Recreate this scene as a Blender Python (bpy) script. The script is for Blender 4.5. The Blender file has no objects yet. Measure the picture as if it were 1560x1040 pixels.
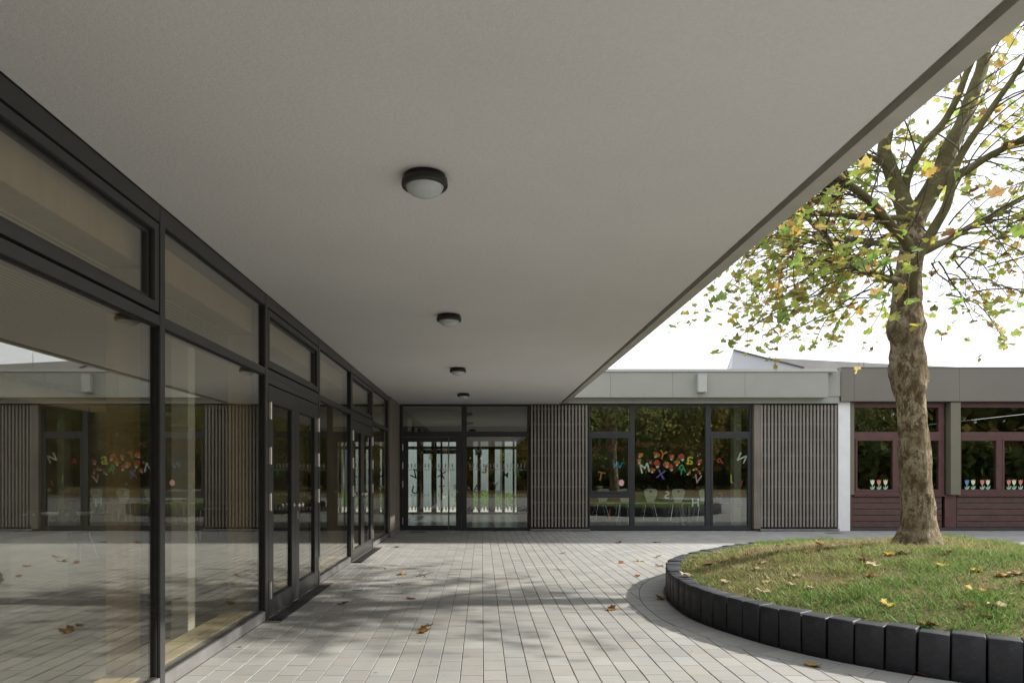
import bpy, bmesh, math, random
import numpy as np
from mathutils import Vector, Matrix, noise as mnoise
R = math.radians
random.seed(7); rng = np.random.default_rng(7)
S = bpy.context.scene
COL = S.collection

# ------------------------------------------------------------------ camera, world, sun, exposure
cam_d = bpy.data.cameras.new('camera'); cam = bpy.data.objects.new('camera', cam_d); COL.objects.link(cam)
cam.location = (0, 0, 1.4); cam.rotation_euler = (R(90), 0, 0)
cam_d.sensor_width = 36; cam_d.lens = 24; cam_d.shift_x = 0.0295; cam_d.shift_y = 0.1295
cam_d.clip_start = 0.05; cam_d.clip_end = 2000
S.camera = cam
SUN_EL, SUN_SLOPE = 33.0, 0.10                   # sun over +X, a little towards +Y
sun_az = math.atan2(1.0, SUN_SLOPE)              # angle from +Y towards +X
W = bpy.data.worlds.new("World"); S.world = W; W.use_nodes = True
nt = W.node_tree; nt.nodes.clear()
wo = nt.nodes.new('ShaderNodeOutputWorld'); bg = nt.nodes.new('ShaderNodeBackground')
sky = nt.nodes.new('ShaderNodeTexSky'); sky.sky_type = 'NISHITA'; sky.sun_disc = False
sky.sun_elevation = R(SUN_EL); sky.sun_rotation = sun_az; sky.air_density = 1.2; sky.dust_density = 3.0
tc = nt.nodes.new('ShaderNodeTexCoord'); nz = nt.nodes.new('ShaderNodeTexNoise')
nz.inputs['Scale'].default_value = 2.2; nz.inputs['Detail'].default_value = 6
rmp = nt.nodes.new('ShaderNodeMapRange'); rmp.inputs[1].default_value = .3; rmp.inputs[2].default_value = .7
rmp.inputs[3].default_value = .72; rmp.inputs[4].default_value = .95
mixw = nt.nodes.new('ShaderNodeMixRGB'); mixw.inputs[2].default_value = (8.6, 8.8, 9.2, 1)   # thin bright cloud
nt.links.new(tc.outputs['Generated'], nz.inputs['Vector']); nt.links.new(nz.outputs['Fac'], rmp.inputs[0])
nt.links.new(rmp.outputs[0], mixw.inputs[0]); nt.links.new(sky.outputs[0], mixw.inputs[1])
nt.links.new(mixw.outputs[0], bg.inputs[0]); bg.inputs[1].default_value = 0.1
nt.links.new(bg.outputs[0], wo.inputs[0])
sl = bpy.data.lights.new('sun', 'SUN'); sl.energy = 3.9; sl.angle = R(1.2); sl.color = (1.0, .945, .86)
so = bpy.data.objects.new('sun', sl); COL.objects.link(so)
dirv = Vector((math.cos(R(SUN_EL))*math.sin(sun_az), math.cos(R(SUN_EL))*math.cos(sun_az), math.sin(R(SUN_EL))))
so.rotation_euler = dirv.to_track_quat('Z', 'Y').to_euler(); so.location = (20, 5, 20)
S.view_settings.view_transform = 'Standard'; S.view_settings.look = 'None'
S.view_settings.exposure = 0.85; S.view_settings.gamma = 1
S.render.engine = 'CYCLES'
S.cycles.max_bounces = 10; S.cycles.transparent_max_bounces = 24; S.cycles.glossy_bounces = 5
S.cycles.diffuse_bounces = 5; S.cycles.caustics_reflective = False; S.cycles.caustics_refractive = False
S.cycles.sample_clamp_indirect = 6

F, CX, CY, H = 1040.0, 734.0, 722.0, 1.4         # the photograph's own geometry, used to measure it
def PX(x, Y): return (x-CX)*Y/F
def PZ(y, Y): return H+(CY-y)*Y/F
def PG(x, y, z=0.0):
    Y = F*(H-z)/(y-CY); return ((x-CX)*Y/F, Y)
XL, XR, XO, ZC, YF = -2.07, 1.905, 2.06, 3.13, 16.9

# ------------------------------------------------------------------ materials
MATS = {}
class NB:
    def __init__(s, name):
        s.m = bpy.data.materials.new(name); s.m.use_nodes = True; s.t = s.m.node_tree; s.t.nodes.clear()
        s.out = s.n('ShaderNodeOutputMaterial'); MATS[name] = s.m
    def n(s, t, **kw):
        x = s.t.nodes.new(t)
        for k, v in kw.items(): setattr(x, k, v)
        return x
    def l(s, a, b): s.t.links.new(a, b)
    def val(s, sock, v):
        if hasattr(v, 'is_linked') or isinstance(v, bpy.types.NodeSocket): s.l(v, sock)
        else: sock.default_value = v
    def coord(s, kind='Object', scale=(1, 1, 1)):
        c = s.n('ShaderNodeTexCoord'); m = s.n('ShaderNodeMapping'); m.inputs['Scale'].default_value = scale
        s.l(c.outputs[kind], m.inputs[0]); return m.outputs[0]
    def noise(s, vec, scale, detail=4, rough=.5):
        x = s.n('ShaderNodeTexNoise'); s.l(vec, x.inputs['Vector']); x.inputs['Scale'].default_value = scale
        x.inputs['Detail'].default_value = detail; x.inputs['Roughness'].default_value = rough; return x.outputs['Fac']
    def ramp(s, fac, stops, interp='LINEAR'):
        x = s.n('ShaderNodeValToRGB'); x.color_ramp.interpolation = interp; e = x.color_ramp.elements
        while len(e) < len(stops): e.new(.5)
        for i, (p, c) in enumerate(stops):
            e[i].position = p; e[i].color = (*c, 1) if len(c) == 3 else c
        s.l(fac, x.inputs[0]); return x.outputs[0]
    def mix(s, fac, a, b, mode='MIX'):
        x = s.n('ShaderNodeMixRGB', blend_type=mode)
        s.val(x.inputs[0], fac)
        for i, v in ((1, a), (2, b)):
            if isinstance(v, tuple): x.inputs[i].default_value = (*v, 1) if len(v) == 3 else v
            else: s.l(v, x.inputs[i])
        return x.outputs[0]
    def math(s, op, a, b=0.0):
        x = s.n('ShaderNodeMath', operation=op); s.val(x.inputs[0], a); s.val(x.inputs[1], b); return x.outputs[0]
    def bump(s, h, strength=.3, dist=.01):
        x = s.n('ShaderNodeBump'); x.inputs['Strength'].default_value = strength; x.inputs['Distance'].default_value = dist
        s.l(h, x.inputs['Height']); return x.outputs[0]
    def bsdf(s, color, rough=.6, metal=0.0, normal=None, spec=.5):
        p = s.n('ShaderNodeBsdfPrincipled')
        if isinstance(color, tuple): p.inputs['Base Color'].default_value = (*color, 1)
        else: s.l(color, p.inputs['Base Color'])
        s.val(p.inputs['Roughness'], rough); p.inputs['Metallic'].default_value = metal
        p.inputs['Specular IOR Level'].default_value = spec
        if normal is not None: s.l(normal, p.inputs['Normal'])
        s.l(p.outputs[0], s.out.inputs[0]); return p

def m_plain(name, col, rough=.6, metal=0., var=.12, scale=6., bump=.0, bscale=60., spec=.5):
    b = NB(name); v = b.coord()
    n = b.noise(v, scale, 5, .6)
    c = b.ramp(n, [(.3, tuple(x*(1-var) for x in col)), (.7, tuple(min(1, x*(1+var)) for x in col))])
    nr = b.bump(b.noise(v, bscale, 3), bump, .004) if bump else None
    b.bsdf(c, rough, metal, nr, spec); return b.m

def m_soffit():
    b = NB('soffit_plaster'); v = b.coord()
    c = b.ramp(b.noise(v, .9, 5, .6), [(.25, (.68, .672, .668)), (.75, (.73, .721, .716))])
    g = b.noise(v, 130, 3, .7); g2 = b.noise(v, 45, 2)
    c = b.mix(1.0, c, b.ramp(b.math('MULTIPLY', b.math('ADD', g, g2), .5), [(.36, (.965, .965, .965)), (.64, (1.03, 1.03, 1.03))]), 'MULTIPLY')  # colour speckle stands in for the tiny shadows of the plaster grain
    b.bsdf(c, .9, 0, b.bump(b.math('ADD', g, g2), .6, .006), .2); return b.m
def m_paver():
    b = NB('paver_concrete'); a = b.n('ShaderNodeAttribute', attribute_name='Col')
    v = b.coord()
    n1 = b.ramp(b.noise(v, 1.1, 5, .6), [(.3, (.86, .86, .86)), (.7, (1.08, 1.08, 1.07))])
    n2 = b.ramp(b.noise(v, 160, 3, .7), [(.3, (.86, .86, .86)), (.7, (1.1, 1.1, 1.1))])
    st = b.ramp(b.noise(v, 6, 6, .7), [(.60, (1, 1, 1)), (.78, (.80, .78, .74))])
    c = b.mix(1.0, a.outputs['Color'], n1, 'MULTIPLY'); c = b.mix(1.0, c, n2, 'MULTIPLY'); c = b.mix(1.0, c, st, 'MULTIPLY')
    vs = b.n('ShaderNodeTexVoronoi'); vs.inputs['Scale'].default_value = 2.6; b.l(v, vs.inputs['Vector']); sp = b.ramp(vs.outputs['Distance'], [(.035, (.62, .61, .58)), (.055, (1, 1, 1))]); c = b.mix(1.0, c, sp, 'MULTIPLY')
    b.bsdf(c, .82, 0, b.bump(b.noise(v, 260, 3, .7), .35, .002), .3); return b.m
def m_attr(name, rough=.7, trans=0.0, bump=0., spec=.3):
    b = NB(name); a = b.n('ShaderNodeAttribute', attribute_name='Col')
    v = b.coord(); nr = b.bump(b.noise(v, 40, 3), bump, .01) if bump else None
    p = b.bsdf(a.outputs['Color'], rough, 0, nr, spec)
    if trans:
        t = b.n('ShaderNodeBsdfTranslucent'); b.l(a.outputs['Color'], t.inputs[0])
        mx = b.n('ShaderNodeMixShader'); mx.inputs[0].default_value = trans
        b.l(p.outputs[0], mx.inputs[1]); b.l(t.outputs[0], mx.inputs[2]); b.l(mx.outputs[0], b.out.inputs[0])
    return b.m
def m_wood(name, cols, stretch=(30, 30, 1.2), rough=.75, bump=.25):
    b = NB(name); v = b.coord(scale=stretch)
    n = b.noise(v, 1.6, 6, .62)
    c = b.ramp(n, [(.28, cols[0]), (.52, cols[1]), (.78, cols[2])])
    v2 = b.coord(); c = b.mix(.35, c, b.ramp(b.noise(v2, 2.1, 4), [(.3, cols[0]), (.7, cols[2])]))
    b.bsdf(c, rough, 0, b.bump(n, bump, .003), .3); return b.m
def m_glass(name, r0=.075, tint=(.93, .96, .94), wob=.0):
    b = NB(name)
    g = b.n('ShaderNodeNewGeometry'); d = b.n('ShaderNodeVectorMath', operation='DOT_PRODUCT')
    b.l(g.outputs['Normal'], d.inputs[0]); b.l(g.outputs['Incoming'], d.inputs[1])
    c = b.math('ABSOLUTE', d.outputs['Value']); k = b.math('POWER', b.math('SUBTRACT', 1.0, c), 4.2)
    fac = b.math('ADD', r0, b.math('MULTIPLY', k, 1-r0))
    t = b.n('ShaderNodeBsdfTransparent'); t.inputs[0].default_value = (*tint, 1)
    gl = b.n('ShaderNodeBsdfGlossy'); gl.inputs['Roughness'].default_value = 0.0; gl.inputs[0].default_value = (.97, .98, .97, 1)
    if wob:
        v = b.coord(); b.l(b.bump(b.noise(v, 1.3, 1), wob, .01), gl.inputs['Normal'])
    mx = b.n('ShaderNodeMixShader'); b.l(fac, mx.inputs[0]); b.l(t.outputs[0], mx.inputs[1]); b.l(gl.outputs[0], mx.inputs[2])
    b.l(mx.outputs[0], b.out.inputs[0]); return b.m
def m_bark():
    b = NB('plane_bark'); v = b.coord(scale=(1, 1, .55)); v1 = b.coord(); vf = b.coord(scale=(1, 1, .16))
    def nd(vec, sc, det, dist, ro=.6):
        x = b.n('ShaderNodeTexNoise'); b.l(vec, x.inputs['Vector']); x.inputs['Scale'].default_value = sc; x.inputs['Detail'].default_value = det
        x.inputs['Distortion'].default_value = dist; x.inputs['Roughness'].default_value = ro; return x.outputs['Fac']
    p1 = nd(v, 8, 5, .25, .68); p2 = nd(v, 13, 6, .2, .7); p3 = nd(v1, 3.0, 3, .2); fi = nd(vf, 34, 5, .6, .65); fine = nd(v1, 70, 4, 0, .7)
    c = b.ramp(p1, [(.40, (.12, .09, .056)), (.43, (.20, .162, .106)), (.49, (.22, .182, .125)), (.51, (.33, .285, .21)), (.58, (.30, .26, .19)), (.61, (.17, .148, .095))])
    fl = b.ramp(p2, [(.445, (1, 1, 1)), (.465, (0, 0, 0))]); c = b.mix(b.math('MULTIPLY', fl, .85), c, (.085, .058, .036))
    f2 = b.ramp(p2, [(.585, (0, 0, 0)), (.605, (1, 1, 1))]); c = b.mix(b.math('MULTIPLY', f2, .75), c, (.37, .335, .26))
    c = b.mix(b.math('MULTIPLY', b.ramp(p3, [(.45, (0, 0, 0)), (.62, (1, 1, 1))]), .55), c, (.105, .082, .048))
    fis = b.ramp(fi, [(.34, (1, 1, 1)), (.45, (0, 0, 0))]); c = b.mix(b.math('MULTIPLY', fis, .7), c, (.05, .036, .022))
    c = b.mix(1.0, c, b.ramp(fine, [(.3, (.86, .83, .78)), (.7, (1.42, 1.38, 1.28))]), 'MULTIPLY')
    h = b.math('ADD', b.math('MULTIPLY', p1, .8), b.math('MULTIPLY', p2, .9)); h = b.math('ADD', h, b.math('MULTIPLY', fi, .9)); h = b.math('ADD', h, b.math('MULTIPLY', fine, .35))
    b.bsdf(c, .92, 0, b.bump(h, 1.0, .03), .15); return b.m
def m_limb():
    b = NB('limb_bark'); v = b.coord()
    c = b.ramp(b.noise(v, 5, 6, .65), [(.3, (.075, .066, .030)), (.55, (.13, .115, .055)), (.8, (.19, .17, .095))])
    c = b.mix(1.0, c, b.ramp(b.noise(v, 60, 4), [(.3, (.75, .75, .75)), (.7, (1.15, 1.15, 1.1))]), 'MULTIPLY')
    b.bsdf(c, .88, 0, b.bump(b.noise(v, 45, 4), .5, .008), .2); return b.m
def m_soil():
    b = NB('turf_soil'); v = b.coord()
    c = b.ramp(b.noise(v, 1.3, 6, .65), [(.35, (.12, .125, .05)), (.52, (.185, .145, .08)), (.7, (.24, .185, .11))])
    c = b.mix(1.0, c, b.ramp(b.noise(v, 55, 5, .7), [(.3, (.55, .55, .55)), (.7, (1.35, 1.3, 1.2))]), 'MULTIPLY')
    b.bsdf(c, .95, 0, b.bump(b.noise(v, 70, 4, .7), .9, .02), .1); return b.m
def m_block():
    b = NB('anthracite_concrete'); v = b.coord(); oi = b.n('ShaderNodeObjectInfo')
    c = b.ramp(b.noise(v, 9, 6, .65), [(.3, (.013, .014, .019)), (.6, (.026, .028, .036)), (.85, (.062, .062, .064))])
    c = b.mix(1.0, c, b.ramp(oi.outputs['Random'], [(0, (.72, .72, .74)), (1, (1.3, 1.28, 1.25))]), 'MULTIPLY')
    wv = b.ramp(b.noise(v, 3.2, 6, .7), [(.50, (0, 0, 0)), (.72, (1, 1, 1))]); c = b.mix(b.math('MULTIPLY', wv, .7), c, (.085, .085, .087))
    sp = b.ramp(b.noise(v, 120, 3, .8), [(.62, (0, 0, 0)), (.8, (1, 1, 1))]); c = b.mix(b.math('MULTIPLY', sp, .6), c, (.17, .165, .155))
    b.bsdf(c, b.ramp(b.noise(v, 12, 4), [(.3, (.45,)*3), (.7, (.75,)*3)]), 0, b.bump(b.noise(v, 90, 4), .35, .004), .5); return b.m

M_SOFFIT = m_soffit(); M_PAVER = m_paver(); M_BARK = m_bark(); M_LIMB = m_limb(); M_SOIL = m_soil(); M_BLOCK = m_block()
M_LEAF = m_attr('plane_leaf', .6, .55); M_FALL = m_attr('fallen_leaf', .7, .12); M_GRASS = m_attr('grass_blade', .7, .3)
M_WOODLAND = m_attr('woodland_leaf', .8, .25)
M_FRAME = m_plain('anthracite_metal', (.062, .061, .060), .36, .25, .10, 3, .0)
M_FRAMEF = m_plain('anthracite_metal_dark', (.030, .031, .034), .42, .1, .12, 3)
M_GASKET = m_plain('black_rubber', (.006, .006, .006), .7, 0, .1)
M_SILL = m_plain('sill_sheet', (.22, .215, .215), .42, .3, .18, 5, .1, 30)
M_STEEL = m_plain('brushed_steel', (.62, .60, .57), .32, 1., .08, 8)
M_GLASS = m_glass('window_glass', .20, (.955, .945, .885)); M_GLASSF = m_glass('window_glass_far', .11, (.90, .93, .91))
M_BLACK = m_plain('black_paint', (.018, .015, .013), .5, 0, .2)
M_OPAL = m_plain('opal_glass', (.50, .53, .56), .22, 0, .03)
M_EDGE = m_plain('edge_beam_paint', (.43, .415, .37), .75, 0, .10, 3, .2, 90)
M_GROOVE = m_plain('groove_timber', (.24, .21, .17), .85, 0, .35, 7, .2)
M_FASCIA = m_plain('fascia_sheet', (.335, .342, .305), .5, .0, .05, 1.2)
M_COPING = m_plain('coping_sheet', (.47, .475, .445), .45, .0, .05, 2)
M_BFASCIA = m_plain('brown_fascia_sheet', (.170, .155, .134), .45, .0, .07, 1.0)
M_OLIVE = m_plain('olive_cover_sheet', (.17, .155, .11), .45, .0, .08, 1.5)
M_PILLAR = m_plain('white_render', (.80, .80, .80), .85, 0, .05, 3, .25, 70)
M_MAROON = m_plain('maroon_paint', (.095, .040, .036), .5, 0, .22, 7, .15, 40)
M_MAROON2 = m_plain('maroon_boards', (.088, .045, .037), .55, 0, .28, 9, .25, 25)
M_DARKBASE = m_plain('base_strip', (.05, .045, .045), .6, 0, .2)
M_SLAT = m_wood('grey_slat', [(.18, .160, .138), (.255, .232, .203), (.33, .305, .27)])
M_BATTEN = m_wood('batten_wood', [(.10, .082, .066), (.145, .12, .098), (.19, .16, .13)], (1.2, 30, 30))
M_BOARD = m_wood('board_wood', [(.14, .118, .096), (.205, .178, .148), (.27, .24, .205)], (18, 18, .8))
M_GLULAM = m_wood('glulam', [(.44, .34, .21), (.56, .45, .29), (.64, .53, .36)], (14, 14, .6), .6)
M_LEDGE = m_wood('ledge_wood', [(.42, .36, .20), (.55, .48, .29), (.62, .56, .36)], (14, .6, 14), .5)
def m_slatceil():
    b = NB('slat_ceiling'); v = b.coord(); wv = b.n('ShaderNodeTexWave', bands_direction='X'); wv.inputs['Scale'].default_value = 5.2
    wv.inputs['Distortion'].default_value = 0; b.l(v, wv.inputs['Vector'])
    c = b.ramp(wv.outputs['Fac'], [(.1, (.42, .34, .21)), (.35, (.68, .59, .42)), (.9, (.75, .65, .48))])
    b.bsdf(c, .7, 0, b.bump(wv.outputs['Fac'], .5, .01), .2); return b.m
M_CEILW = m_slatceil()
M_IWALL = m_plain('interior_plaster', (.36, .33, .25), .9, 0, .05, 1)
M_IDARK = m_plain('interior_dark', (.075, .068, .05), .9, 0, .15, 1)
M_ICLASS = m_plain('classroom_wall_paint', (.24, .215, .165), .9, 0, .08, 1)
M_IFLOOR = m_plain('interior_floor', (.36, .355, .32), .35, 0, .06, 1)
M_CFLOOR = m_plain('corridor_floor', (.52, .52, .50), .25, 0, .06, 1)
M_COURT = m_plain('courtyard_render', (.40, .455, .435), .9, 0, .06, 1)
M_COURTG = m_plain('courtyard_grey', (.17, .185, .185), .9, 0, .1, 1)
M_COURTP = m_plain('courtyard_panel', (.40, .45, .44), .7, 0, .1, 1)
M_WHITE = m_plain('white_laminate', (.74, .77, .72), .45, 0, .04, 2)
M_CHAIR = m_plain('chair_shell', (.50, .54, .45), .4, 0, .04, 4)
M_CHROME = m_plain('chair_tube', (.66, .68, .68), .25, .9, .05, 4)
M_BLUE = m_plain('blue_plastic', (.03, .05, .35), .45, 0, .1)
M_SHED = m_plain('shed_sheet', (.52, .54, .57), .55, 0, .10, .6)
M_SHEDROOF = m_plain('shed_roof', (.36, .35, .33), .8, 0, .12, .8)
M_RIDGE = m_plain('shed_verge', (.12, .115, .11), .7, 0, .2, 2)
M_ROOF = m_plain('roof_gravel', (.25, .24, .22), .95, 0, .2, 4)
M_BROWNFR = m_plain('brown_frame', (.09, .048, .026), .5, 0, .2)
M_NEST = m_plain('nest_twigs', (.045, .033, .02), .95, 0, .3, 30)
M_TWIG = m_plain('twig_bark', (.075, .062, .038), .9, 0, .3, 9)
def m_film():
    b = NB('frosted_film'); p = b.bsdf((.42, .44, .43), .8); t = b.n('ShaderNodeBsdfTransparent'); mx = b.n('ShaderNodeMixShader'); mx.inputs[0].default_value = .55
    b.l(p.outputs[0], mx.inputs[1]); b.l(t.outputs[0], mx.inputs[2]); b.l(mx.outputs[0], b.out.inputs[0]); return b.m
M_MARK = m_film()
M_SAND = m_plain('joint_sand', (.13, .12, .105), .95, 0, .25, 20)
M_GROUND = m_plain('far_ground', (.24, .235, .22), .95, 0, .15, .3)
M_SIDE = m_plain('side_render', (.36, .34, .31), .85, 0, .05, .5)

# ------------------------------------------------------------------ objects
def tag(o, label=None, cat=None, group=None, kind=None):
    if label: o['label'] = label
    if cat: o['category'] = cat
    if group: o['group'] = group
    if kind: o['kind'] = kind
    return o
def thing(name, label, cat, loc=(0, 0, 0), group=None):
    o = bpy.data.objects.new(name, None); COL.objects.link(o); o.location = loc; o.empty_display_size = .1
    return tag(o, label, cat, group)
def link(name, me, mat, parent=None, smooth=False):
    o = bpy.data.objects.new(name, me); COL.objects.link(o)
    if mat and not me.materials: me.materials.append(mat)
    if parent:
        o.parent = parent
        p = parent; off = Vector((0, 0, 0))
        while p: off += p.location; p = p.parent
        o.location = -off
    if smooth:
        me.polygons.foreach_set('use_smooth', [True]*len(me.polygons))
    return o
class MB:
    def __init__(s): s.v = []; s.f = []
    def box(s, x0, x1, y0, y1, z0, z1):
        if x1 < x0: x0, x1 = x1, x0
        if y1 < y0: y0, y1 = y1, y0
        if z1 < z0: z0, z1 = z1, z0
        n = len(s.v)
        s.v += [(x0,y0,z0),(x1,y0,z0),(x1,y1,z0),(x0,y1,z0),(x0,y0,z1),(x1,y0,z1),(x1,y1,z1),(x0,y1,z1)]
        s.f += [tuple(n+i for i in q) for q in ((0,3,2,1),(4,5,6,7),(0,1,5,4),(1,2,6,5),(2,3,7,6),(3,0,4,7))]
        return s
    def ringX(s, x0, x1, y0, y1, z0, z1, w, wb=None, wt=None):      # a frame in the YZ plane
        wb = w if wb is None else wb; wt = w if wt is None else wt
        s.box(x0, x1, y0, y0+w, z0, z1); s.box(x0, x1, y1-w, y1, z0, z1)
        s.box(x0, x1, y0+w, y1-w, z0, z0+wb); s.box(x0, x1, y0+w, y1-w, z1-wt, z1); return s
    def ringY(s, x0, x1, y0, y1, z0, z1, w, wb=None, wt=None):      # a frame in the XZ plane
        wb = w if wb is None else wb; wt = w if wt is None else wt
        s.box(x0, x0+w, y0, y1, z0, z1); s.box(x1-w, x1, y0, y1, z0, z1)
        s.box(x0+w, x1-w, y0, y1, z0, z0+wb); s.box(x0+w, x1-w, y0, y1, z1-wt, z1); return s
    def tube(s, pts, rad, n=8, cap=True, lump=0.0, seed=0):
        pts = [Vector(p) for p in pts]; base = len(s.v); up = None
        for i, p in enumerate(pts):
            t = (pts[min(i+1, len(pts)-1)]-pts[max(i-1, 0)]).normalized()
            if up is None: up = t.orthogonal().normalized()
            up = (up-t*up.dot(t)).normalized(); b = t.cross(up)
            for k in range(n):
                a = 2*math.pi*k/n; d = up*math.cos(a)+b*math.sin(a); r = rad[i]
                if lump: r *= 1+lump*(mnoise.noise(Vector(p)*2.2+d*.9+Vector((seed, 0, 0)))+.5*mnoise.noise(Vector(p)*6+d*2))
                s.v.append(tuple(p+d*r))
        for i in range(len(pts)-1):
            for k in range(n):
                a = base+i*n+k; b2 = base+i*n+(k+1) % n; s.f.append((a, b2, b2+n, a+n))
        if cap:
            s.f.append(tuple(base+k for k in reversed(range(n)))); e = base+(len(pts)-1)*n; s.f.append(tuple(e+k for k in range(n)))
        return s
    def lathe(s, c, prof, n=32):                                    # profile of (radius, z) about a vertical axis
        base = len(s.v)
        for r, z in prof:
            for k in range(n):
                a = 2*math.pi*k/n; s.v.append((c[0]+r*math.cos(a), c[1]+r*math.sin(a), c[2]+z))
        for i in range(len(prof)-1):
            for k in range(n):
                a = base+i*n+k; b = base+i*n+(k+1) % n; s.f.append((a, b, b+n, a+n))
        return s
    def prism(s, poly, y0, y1, dx=0.0):                                     # polygon of (x, z), between two depths
        n = len(poly); b = len(s.v)
        s.v += [(x, y0, z) for x, z in poly]+[(x+dx, y1, z) for x, z in poly]
        s.f.append(tuple(b+i for i in range(n))); s.f.append(tuple(b+n+i for i in reversed(range(n))))
        for i in range(n): j = (i+1) % n; s.f.append((b+j, b+i, b+n+i, b+n+j))
        return s
    def mesh(s, name):
        me = bpy.data.meshes.new(name); me.from_pydata(s.v, [], s.f); me.update(); return me
    def build(s, name, mat, parent=None, smooth=False, bevel=0.0):
        me = s.mesh(name)
        if bevel:
            bm = bmesh.new(); bm.from_mesh(me); bmesh.ops.bevel(bm, geom=bm.edges[:], offset=bevel, segments=2, affect='EDGES', profile=.6); bm.to_mesh(me); bm.free()
        bm = bmesh.new(); bm.from_mesh(me); bmesh.ops.recalc_face_normals(bm, faces=bm.faces[:]); bm.to_mesh(me); bm.free()
        return link(name, me, mat, parent, smooth)
def tri_mesh(name, V, Fc, C=None):
    me = bpy.data.meshes.new(name); me.from_pydata(V, [], Fc); me.update()
    if C is not None:
        a = me.color_attributes.new('Col', 'FLOAT_COLOR', 'POINT')
        C = np.asarray(C, dtype=np.float32); C = np.c_[C, np.ones(len(C), np.float32)] if C.shape[1] == 3 else C
        a.data.foreach_set('color', C.ravel())
    return me
def flat_shape(name, splines, depth):
    cu = bpy.data.curves.new(name, 'CURVE'); cu.dimensions = '2D'; cu.fill_mode = 'BOTH'; cu.extrude = depth/2
    for pts in splines:
        sp = cu.splines.new('POLY'); sp.points.add(len(pts)-1); sp.use_cyclic_u = True
        for i, (x, y) in enumerate(pts): sp.points[i].co = (x, y, 0, 1)
    o = bpy.data.objects.new('tmp', cu); COL.objects.link(o)
    bpy.context.view_layer.update()
    me = bpy.data.meshes.new_from_object(o.evaluated_get(bpy.context.evaluated_depsgraph_get()))
    bpy.data.objects.remove(o); me.name = name; return me
def text_mesh(ch, size, depth=.006, bold=.012):
    cu = bpy.data.curves.new('glyph', 'FONT'); cu.body = ch; cu.size = size; cu.extrude = depth/2; cu.offset = bold*size
    cu.align_x = 'CENTER'; cu.align_y = 'CENTER'
    o = bpy.data.objects.new('tmp', cu); COL.objects.link(o); bpy.context.view_layer.update()
    me = bpy.data.meshes.new_from_object(o.evaluated_get(bpy.context.evaluated_depsgraph_get())); bpy.data.objects.remove(o)
    n = len(me.vertices); co = np.empty(n*3, np.float32); me.vertices.foreach_get('co', co); co = co.reshape(-1, 3)
    if n: co[:, :2] -= (co[:, :2].max(0)+co[:, :2].min(0))/2; me.vertices.foreach_set('co', co.ravel())
    return me
def catmull(P, n, closed=False):
    P = [Vector(p) for p in P]; out = []; m = len(P); rngi = range(m) if closed else range(m-1)
    for i in rngi:
        g = (lambda k: P[k % m]) if closed else (lambda k: P[max(0, min(m-1, k))])
        p0, p1, p2, p3 = g(i-1), g(i), g(i+1), g(i+2)
        for k in range(n):
            t = k/n
            out.append(.5*((2*p1)+(p2-p0)*t+(2*p0-5*p1+4*p2-p3)*t*t+(3*p1-p0-3*p2+p3)*t**3))
    if not closed: out.append(P[-1])
    return out

# ------------------------------------------------------------------ planter outline
OUT = [(2.10,7.75),(2.03,6.85),(2.12,6.25),(2.44,5.46),(2.93,4.86),(3.50,4.45),(4.4,4.0),(5.6,3.75),(7.0,4.0),(8.2,4.8),(8.9,6.0),(9.0,7.6),(8.7,9.1),(7.95,10.3),(6.9,11.2),(5.9,11.5),(4.94,11.3),(3.9,10.62),(3.0,9.65),(2.4,8.75)]
dense = catmull([(x, y, 0) for x, y in OUT], 40, True)
d = np.array([(p.x, p.y) for p in dense]); seg = np.r_[0, np.cumsum(np.hypot(*(np.roll(d, -1, 0)-d).T))]; PER = seg[-1]
def outline(n, off=0.0):                                          # n points equally spaced; off > 0 is outwards
    s_ = np.arange(n)*PER/n; dd = np.vstack([d, d[:1]])
    x = np.interp(s_, seg, dd[:, 0]); y = np.interp(s_, seg, dd[:, 1]); p = np.c_[x, y]
    t = np.roll(p, -1, 0)-np.roll(p, 1, 0); t /= np.hypot(*t.T)[:, None]
    area = np.sum(d[:, 0]*np.roll(d[:, 1], -1)-np.roll(d[:, 0], -1)*d[:, 1])
    nrm = np.c_[t[:, 1], -t[:, 0]]*(1 if area > 0 else -1)
    return p+nrm*off, nrm
O720, N720 = outline(720)
def rim_dist(P):                                                  # signed distance to the outline, + outside, and nearest index
    P = np.atleast_2d(P); out = np.empty(len(P)); idx = np.empty(len(P), int)
    for a in range(0, len(P), 4000):
        q = P[a:a+4000]; D = q[:, None, :]-O720[None]; dd2 = (D**2).sum(2); i = dd2.argmin(1)
        out[a:a+4000] = ((q-O720[i])*N720[i]).sum(1); idx[a:a+4000] = i
    return out, idx
TREE = (5.06, 7.9)
def mound(P):
    P = np.atleast_2d(P); dist, _ = rim_dist(P); k = np.clip((-dist-.12)/2.7, 0, 1)
    ss = lambda v, a, b: (lambda t: t*t*(3-2*t))(np.clip((v-a)/(b-a), 0, 1))
    fall = np.clip(1-.72*ss(P[:, 0], 5.5, 7.6)-.55*ss(P[:, 1], 8.5, 10.4), .16, 1)
    z = .272+.34*(1-(1-k)**1.8)*fall
    z += .022*np.sin(P[:, 0]*2.1+1)*np.sin(P[:, 1]*1.7)+.012*np.sin(P[:, 0]*5.3)*np.sin(P[:, 1]*6.1+2)
    return z
def vnoise(P, s, seed=0): return np.array([mnoise.noise(Vector((x*s+seed*7.3, y*s-seed*3.1, seed*1.7))) for x, y in P])

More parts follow.
